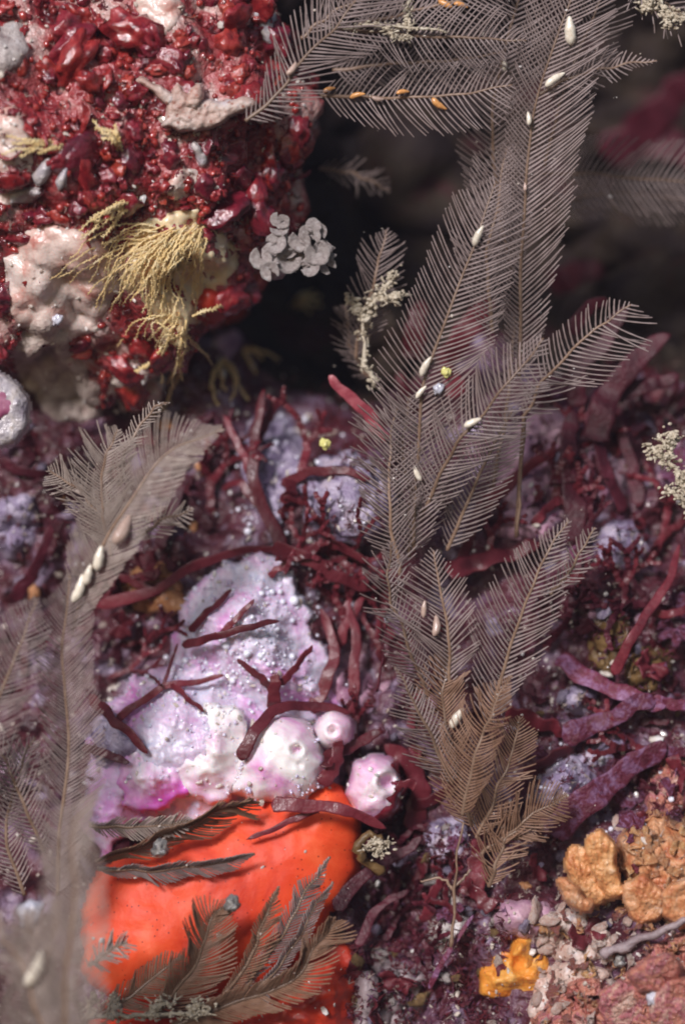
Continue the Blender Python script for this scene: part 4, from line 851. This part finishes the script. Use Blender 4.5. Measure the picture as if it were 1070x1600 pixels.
for k, poly in enumerate([[(258, 195), (262, 150), (280, 132), (300, 150), (340, 160), (380, 155), (400, 168), (360, 180), (320, 200), (285, 205)], [(262, 165), (240, 145), (215, 130), (222, 122), (250, 135), (275, 152)], [(290, 165), (300, 140), (310, 132), (318, 150), (310, 168)]]):
    crust('branch', poly, .10, 'lace', t, micro=-.08, mfreq=18, step=3, rim=12, rag=4, amp=.07, seed=k + 70, base=hit(320, 170, ['boulder'])[0].y - .28 - .04 * k, drop=.4)
twig('bony_twig', 'knobbly cream twig at the right edge, in front of dark seaweed', 'bryozoan', [[(1085, 790, .3), (1062, 750, .2), (1045, 715, .2), (1028, 680, .2)], [(1062, 750, .2), (1078, 738, .1), (1095, 735, .1)], [(1045, 715, .2), (1025, 705, .2), (1012, 700, .2)], [(1085, 790, .3), (1060, 775, .1), (1038, 762, .1)], [(1040, 700, .2), (1048, 690, .1), (1050, 675, .1)]], .075, 'bone')
twig('cream_growth', 'cream crumbly growth along the small dark feather at the cleft', 'bryozoan', [[(585, 600, 1.2), (570, 555, 1.1), (565, 510, 1.1), (580, 470, 1.0)], [(578, 480, 1.0), (600, 452, .9), (620, 425, .9)], [(575, 500, 1.0), (552, 475, 1.0), (540, 465, 1.0)], [(590, 465, 1.0), (612, 465, .9), (625, 462, .9)]], .075, 'bone')
twig('pale_growth', 'greenish white crumbly growth along the top horizontal midrib', 'bryozoan', [[(520, 45, -.15), (580, 38, -.15), (640, 42, -.15), (700, 48, -.12)], [(640, 42, -.15), (636, 20, -.15), (640, -8, -.15)], [(600, 40, -.15), (615, 55, -.2), (640, 62, -.2)]], .055, 'bone')
twig('pale_growth', 'cream crumbly growth hanging at the top right corner', 'bryozoan', [[(1030, -20, .2), (1035, 15, .1), (1045, 40, .1)], [(1035, 10, .1), (1055, 25, .1), (1085, 28, .1)], [(1020, -10, .1), (1010, 15, .1)]], .07, 'bone')
twig('pale_tube', 'grey tube lying across the salmon crust, lower right', 'tube worm', [[(940, 1492, -.2), (980, 1475, -.35), (1030, 1455, -.5), (1095, 1435, -.6)]], .09, 'mauvegrey', part='tube')
twig('pale_growth', 'white crumbly growth at the bottom edge below the orange sponge', 'bryozoan', [[(130, 1590, -.6), (200, 1585, -.6), (260, 1585, -.6), (320, 1582, -.6)], [(145, 1590, -.6), (140, 1570, -.6), (150, 1560, -.6)], [(175, 1588, -.6), (180, 1568, -.6), (172, 1560, -.6)], [(240, 1585, -.6), (250, 1570, -.65), (270, 1572, -.6)], [(300, 1583, -.6), (310, 1572, -.6), (330, 1578, -.6)]], .07, 'bone')
twig('thin_stalk', 'thin dark segmented stalk in front of the white wedge, lower centre', 'hydroid', [[(705, 1480, .2), (708, 1430, .2), (712, 1360, .15), (722, 1285, 0)], [(708, 1390, .2), (690, 1372, .2), (655, 1378, .25)], [(710, 1385, .2), (735, 1360, .2)]], .028, 'stem')
twig('thin_stalk', 'dark thin stalk left of the lower feathers, tipped with a white bead', 'hydroid', [[(590, 1080, .4), (597, 1030, .3), (605, 970, .2)]], .022, 'weeddark')
twig('thin_stalk', 'bare brown stalk behind the right feathers over rosy crust', 'hydroid', [[(808, 835, 1.0), (812, 760, .9), (818, 690, .8), (822, 630, .7)]], .026, 'stem')
# tan blades at lower right
PE = [fanmesh('frill', i + 30, 'peach', 1.7 + .25 * (i % 3), .05, 9 + i % 3, 8, 40, .07) for i in range(6)]
LA = [fanmesh('frill', i + 50, 'lace', 3.0, .09, 5, 8, 40, .10) for i in range(4)]
def frills(name, label, cat, spots, vars_):
    t = thing(name, label, cat, P(spots[0][0], spots[0][1], hit(spots[0][0], spots[0][1])[0].y))
    for k, (px, py, r, an) in enumerate(spots):
        l, n = hit(px, py); o = link('frill', vars_[k % len(vars_)], t)
        nn = Vector((R.gauss(0, .25), -1, R.uniform(.1, .6))).normalized()
        o.matrix_local = Matrix.Translation(-t.location) @ tfm(l + Vector((0, -.05 - R.uniform(0, .06), 0)), (nn + n * .8).normalized(), 0, (r / 100, r / 100, r / 170)) @ Matrix.Rotation(math.radians(an), 4, 'Z')
def scallop(label, polys, base, m='peach'):
    t = thing('peach_bryozoan', label, 'bryozoan', P(polys[0][0][0], polys[0][0][1], base))
    for k, poly in enumerate(polys):
        cx = sum(p[0] for p in poly) / len(poly); by = max(p[1] for p in poly)
        crust('blade', poly, .06, m, t, base=(lambda px, py, k=k, by=by: base - .22 * k - .0035 * (by - py)), rim=7, rag=4, amp=.07, freq=3.5, step=3, drop=.35, seed=95 + k + cx, ridge=(cx + R.gauss(0, 12), by + 30, 34, .07), micro=-.04, mfreq=16)
scallop('upright orange tan ridged blades beside the big rounded growth, lower right', [[(925, 1412), (892, 1388), (884, 1352), (898, 1322), (916, 1332), (930, 1372), (945, 1402)], [(950, 1402), (926, 1365), (916, 1316), (936, 1300), (956, 1318), (962, 1360), (972, 1396)], [(908, 1428), (882, 1404), (876, 1374), (892, 1378), (922, 1416)]], .1)
scallop('ridged peach fans overlapping at the foot of the big growth, right edge', [[(1000, 1445), (975, 1420), (972, 1388), (1000, 1372), (1030, 1390), (1035, 1430)], [(1060, 1450), (1035, 1425), (1040, 1390), (1075, 1375), (1105, 1400), (1100, 1440)]], -.2)
scallop('ridged salmon fans along the bottom right corner', [[(960, 1610), (935, 1580), (945, 1545), (985, 1535), (1015, 1560), (1010, 1600)], [(1040, 1620), (1015, 1590), (1025, 1545), (1065, 1530), (1100, 1555), (1095, 1610)], [(1000, 1550), (985, 1525), (1005, 1500), (1045, 1495), (1060, 1520), (1040, 1545)]], -.45, 'coral')
t = thing('lace_bryozoan', 'bluish white rounded lobes rimming the lace-like crust, lower right', 'bryozoan', P(860, 1470, 0))
SL = [blobmesh('lobe', i + 90, .16, 1.4, 3, (1, .8, .6), 'lace', .15) for i in range(4)]
for k, (px, py, r) in enumerate([(858, 1438, 13), (848, 1462, 15), (852, 1484, 11), (876, 1422, 11), (897, 1416, 10), (918, 1432, 12), (936, 1450, 12), (958, 1468, 10), (905, 1398, 13), (925, 1402, 10), (962, 1386, 11), (980, 1440, 10), (965, 1290, 14), (990, 1280, 9), (866, 1512, 10), (845, 1525, 9), (838, 1560, 12), (870, 1575, 10)]):
    l, n = hit(px, py); o = link('lobe', SL[k % 4], t); o.matrix_local = Matrix.Translation(-t.location) @ tfm(l, n, k * 1.7, (r / 80, r / 100, r / 110))
PF = [fanmesh('frill', i + 30, ('peach', 'coral', 'lace')[i % 3], 3.0, .2, 5, 4, 20, .16) for i in range(9)]
t = thing('frilled_crust', 'small ruffled peach and cream frills studding the bottom right crust', 'bryozoan', P(950, 1560, 0))
for k in range(110):
    px, py = R.uniform(835, 1075), R.uniform(1395, 1600)
    if px < 900 and py < 1430: continue
    l, n = hit(px, py); r = R.uniform(.07, .17); o = link('frill', PF[R.randrange(9)], t)
    nn = (n + Vector((R.gauss(0, .5), 0, R.gauss(.3, .5)))).normalized()
    o.matrix_local = Matrix.Translation(-t.location) @ tfm(l + n * .02, nn, R.uniform(0, 6.3), (r, r, r * 1.3))
t = thing('frilled_crust', 'pale orange ruffles over the big rounded growth at the right edge', 'bryozoan', P(1020, 1420, 0))
for k in range(95):
    px, py = R.uniform(890, 1075), R.uniform(1275, 1450)
    if not (inpoly(px, py, [(965, 1330), (1020, 1265), (1080, 1280), (1080, 1450), (985, 1450)]) or R.random() < .25 and py > 1320): continue
    l, n = hit(px, py); r = R.uniform(.10, .24); o = link('frill', PF[3 * R.randrange(3)], t)
    o.matrix_local = Matrix.Translation(-t.location) @ tfm(l + n * .03, (n + Vector((R.gauss(0, .3), 0, R.gauss(.5, .3)))).normalized(), R.gauss(0, .6), (r, r, r))
# shell at the left edge
t = thing('shell', 'oval white oyster-like shell with plum inside at the left edge', 'shell', P(15, 690, -.2))
crust('valve', [(-30, 600), (-5, 585), (25, 598), (45, 630), (42, 670), (20, 692), (-10, 695), (-35, 670)], .22, 'shell', t, base=-.1, rim=20, rag=3, amp=.07, step=3.5, drop=.4, seed=80)
crust('inside', [(-30, 640), (-15, 610), (8, 606), (22, 625), (26, 645), (8, 650), (-10, 668), (-30, 665)], .06, 'shellin', t, base=-.30, rim=10, rag=2, amp=.03, step=3.5, drop=.15, seed=81)
t = thing('shell', 'bright white ribbed shell fragment on the boulder, left', 'shell', P(70, 300, -1))
for k, poly in enumerate([[(10, 320), (20, 300), (55, 292), (70, 300), (50, 318)], [(50, 275), (72, 248), (84, 252), (78, 275), (62, 290)], [(85, 285), (100, 262), (108, 265), (102, 290), (92, 298)]]):
    crust('rib', poly, .14, 'shell', t, step=3, rim=8, rag=1, amp=.03, seed=83 + k, keys=['boulder'])
o = crust('shell', [(298, 225), (306, 220), (322, 240), (324, 258), (314, 260), (304, 245)], .12, 'shell', step=3, rim=7, rag=1, amp=.02, seed=90, keys=['boulder']); tag(o, 'slim bluish white shell splinter on the boulder right of centre', 'shell')
o = crust('shell', [(398, 20), (415, 5), (432, 30), (425, 60), (440, 80), (420, 70), (402, 48)], .14, 'shell', step=3, rim=9, rag=2, amp=.03, seed=91, keys=['boulder', 'reef']); tag(o, 'bluish white flake at the boulder top left of the slanting feather', 'shell')
twig('curled_tube', 'dark curled worm tube with pale crumbs right of the orange sponge', 'tube worm', [[(600, 1358, .35), (568, 1345, .2), (558, 1322, .15), (575, 1304, .15), (602, 1312, .2)]], .085, 'olive', part='tube')
twig('pale_growth', 'pale crumbs perched on the dark curled worm tube', 'bryozoan', [[(575, 1322, .05), (592, 1316, 0), (612, 1318, .05)], [(588, 1335, .1), (596, 1322, 0)]], .06, 'bone')
# single beads that catch the light
BEAD = blobmesh('bead', 1, .28, 1.6, 3, (1, .8, 1.1), 'bead', .3); DB = blobmesh('bead', 3, .28, 1.6, 3, (1, .8, 1.1), 'darkbead', .3); YB = blobmesh('bead', 2, .28, 1.6, 3, (1, .8, 1.1), 'yellowbead', .3)
for px, py, r, me, lab in [(508, 694, 8, YB, 'bright yellow bead on the seaweed fork, centre'), (697, 582, 7, YB, 'small yellow bead by a capsule of the arching feather'), (685, 608, 8, BEAD, 'glassy white bead beside the arching feather midrib'), (362, 1413, 11, DB, 'dark glassy bead at the tip of the broad brown feather'), (250, 1327, 12, DB, 'grey glassy bead on the edge-on feather over the orange sponge'), (605, 968, 5, BEAD, 'tiny white bead on the thin dark stalk'), (1020, 1560, 10, BEAD, 'bluish bead on the salmon crust, bottom right'), (968, 1502, 9, DB, 'dark bluish bead below the grey tube'), (90, 500, 8, BEAD, 'sparkling white bead on the boulder cream patch'), (48, 1428, 18, BEAD, 'large white bead low at the left among blurred feathers')]:
    o = link('glassy_bead', me); l, n = hit(px, py); y = l.y - .1
    if py in (694, 582, 608, 968, 1413, 1327): y = {694: .9, 582: -.2, 608: -.1, 968: .1, 1413: -.75, 1327: -.3}[py]
    if py == 1428: y = -2.0
    o.location = P(px, py, y); o.scale = (r / 100,) * 3; tag(o, lab, 'bead', 'beads that catch the light')

# fine beads and silt
b = MB()
for _ in range(650):
    z = R.random()
    if z < .42: px, py = R.gauss(330, 75), R.gauss(1045, 45)
    elif z < .62: px, py = R.gauss(440, 50), R.gauss(920, 40)
    elif z < .85: px, py = R.gauss(420, 60), R.gauss(740, 60)
    else: px, py = R.gauss(900, 70), R.gauss(1220, 60)
    if inpoly(px, py, [(360, 1130), (500, 1120), (510, 1250), (360, 1250)]): continue
    l, n = hit(px, py); r = .017 * math.exp(R.gauss(.2, .5))
    b.add(v2 if r > .04 else v1, f2 if r > .04 else f1, Matrix.Translation(l + n * r * .5) @ Matrix.Scale(r, 4))
o = mesh('tiny_beads', b.v, b.f, 'bead', kind='stuff'); o['label'] = 'tiny glassy beads scattered over pink sponge and lilac crust'; o['category'] = 'beads'
b = MB()
for _ in range(2600):
    px, py = R.uniform(-10, 1080), R.uniform(-10, 1610)
    if 480 < px and py < 430 and R.random() < .9: continue
    if inpoly(px, py, [(150, 1330), (400, 1260), (550, 1260), (550, 1400), (400, 1560), (150, 1540)]) and R.random() < .93: continue
    l, n = hit(px, py)
    if l.y > 5: continue
    r = .016 * math.exp(R.gauss(.2, .5)); nn = (n + Vector((R.gauss(0, .5), R.gauss(0, .5), R.gauss(0, .5)))).normalized()
    b.add(v1, f1, tfm(l + n * r * .6, nn, R.uniform(0, 6), (r * R.uniform(.8, 2.2), r, r * .6)))
o = mesh('silt_specks', b.v, b.f, 'speck', kind='stuff', smooth=False); o['label'] = 'pale silt specks and shell grains scattered over the reef'; o['category'] = 'silt'

# fine turf: hair-thin filaments that felt the rock
def turf(name, label, m, count, boxes, l0, l1, r0):
    b = MB()
    for _ in range(count):
        x0, y0, x1, y1 = R.choice(boxes); px, py = R.uniform(x0, x1), R.uniform(y0, y1)
        if inpoly(px, py, [(150, 1330), (170, 1100), (290, 880), (470, 870), (560, 1120), (630, 1190), (620, 1290), (540, 1420), (480, 1580), (150, 1560)]): continue
        if px < 480 and py < 660 and any(inpoly(px, py, q) for q in bare): continue
        if inpoly(px, py, [(740, 1490), (870, 1480), (880, 1560), (750, 1570)]): continue
        l, n = hit(px, py)
        if l.y > 5: continue
        for k in range(R.randint(2, 5)):
            d = (n + Vector((R.gauss(0, .7), R.gauss(0, .4), R.gauss(0, .7)))).normalized(); ln = R.uniform(l0, l1)
            e = Vector((R.gauss(0, .4), R.gauss(0, .3), R.gauss(0, .4))) * ln
            b.tube([l - n * .02, l + d * ln * .5, l + d * ln * .85 + e * .5], [r0, r0 * .8, r0 * .35], 3, cap=False)
    o = mesh(name, b.v, b.f, m, kind='stuff'); o['label'] = label; o['category'] = 'algae'
turf('red_turf', 'fine dark red algal turf felting the reef between larger growth', 'weed', 2600, [(830, 560, 1075, 1280), (540, 1290, 800, 1600), (-5, 660, 330, 1240), (480, 600, 680, 1320), (-5, 0, 470, 640)], .06, .22, .012)
turf('tan_turf', 'fine tan and cream turf scattered over the reef', 'pinnap', 900, [(830, 560, 1075, 1280), (540, 1290, 1075, 1600), (-5, 660, 330, 1240), (-5, 0, 470, 640)], .04, .15, .009)
turf('purple_turf', 'fine purple coralline turf among the right-hand seaweed', 'weedpurple', 900, [(830, 640, 1075, 1280), (540, 1290, 800, 1600)], .05, .16, .014)

# the water between camera and reef: thin, even, pale
hv, hf = [], [(0, 1, 3, 2), (4, 6, 7, 5), (0, 4, 5, 1), (2, 3, 7, 6), (0, 2, 6, 4), (1, 5, 7, 3)]
for x in (-30, 30):
    for y in (-44, 16):
        for z in (-34, 34): hv.append((x, y, z))
me = bpy.data.meshes.new('haze'); me.from_pydata(hv, [], hf); hz = link('haze', me); hz['kind'] = 'stuff'
hm = bpy.data.materials.new('water_haze'); hm.use_nodes = True; hn = hm.node_tree; hn.nodes.remove(hn.nodes['Principled BSDF'])
pv = hn.nodes.new('ShaderNodeVolumePrincipled'); pv.inputs['Density'].default_value = HAZE; pv.inputs['Color'].default_value = (.62, .62, .80, 1)
hn.links.new(pv.outputs[0], hn.nodes['Material Output'].inputs['Volume']); me.materials.append(hm)
hz['label'] = 'faint bluish veil of water over the reef'; hz['category'] = 'haze'
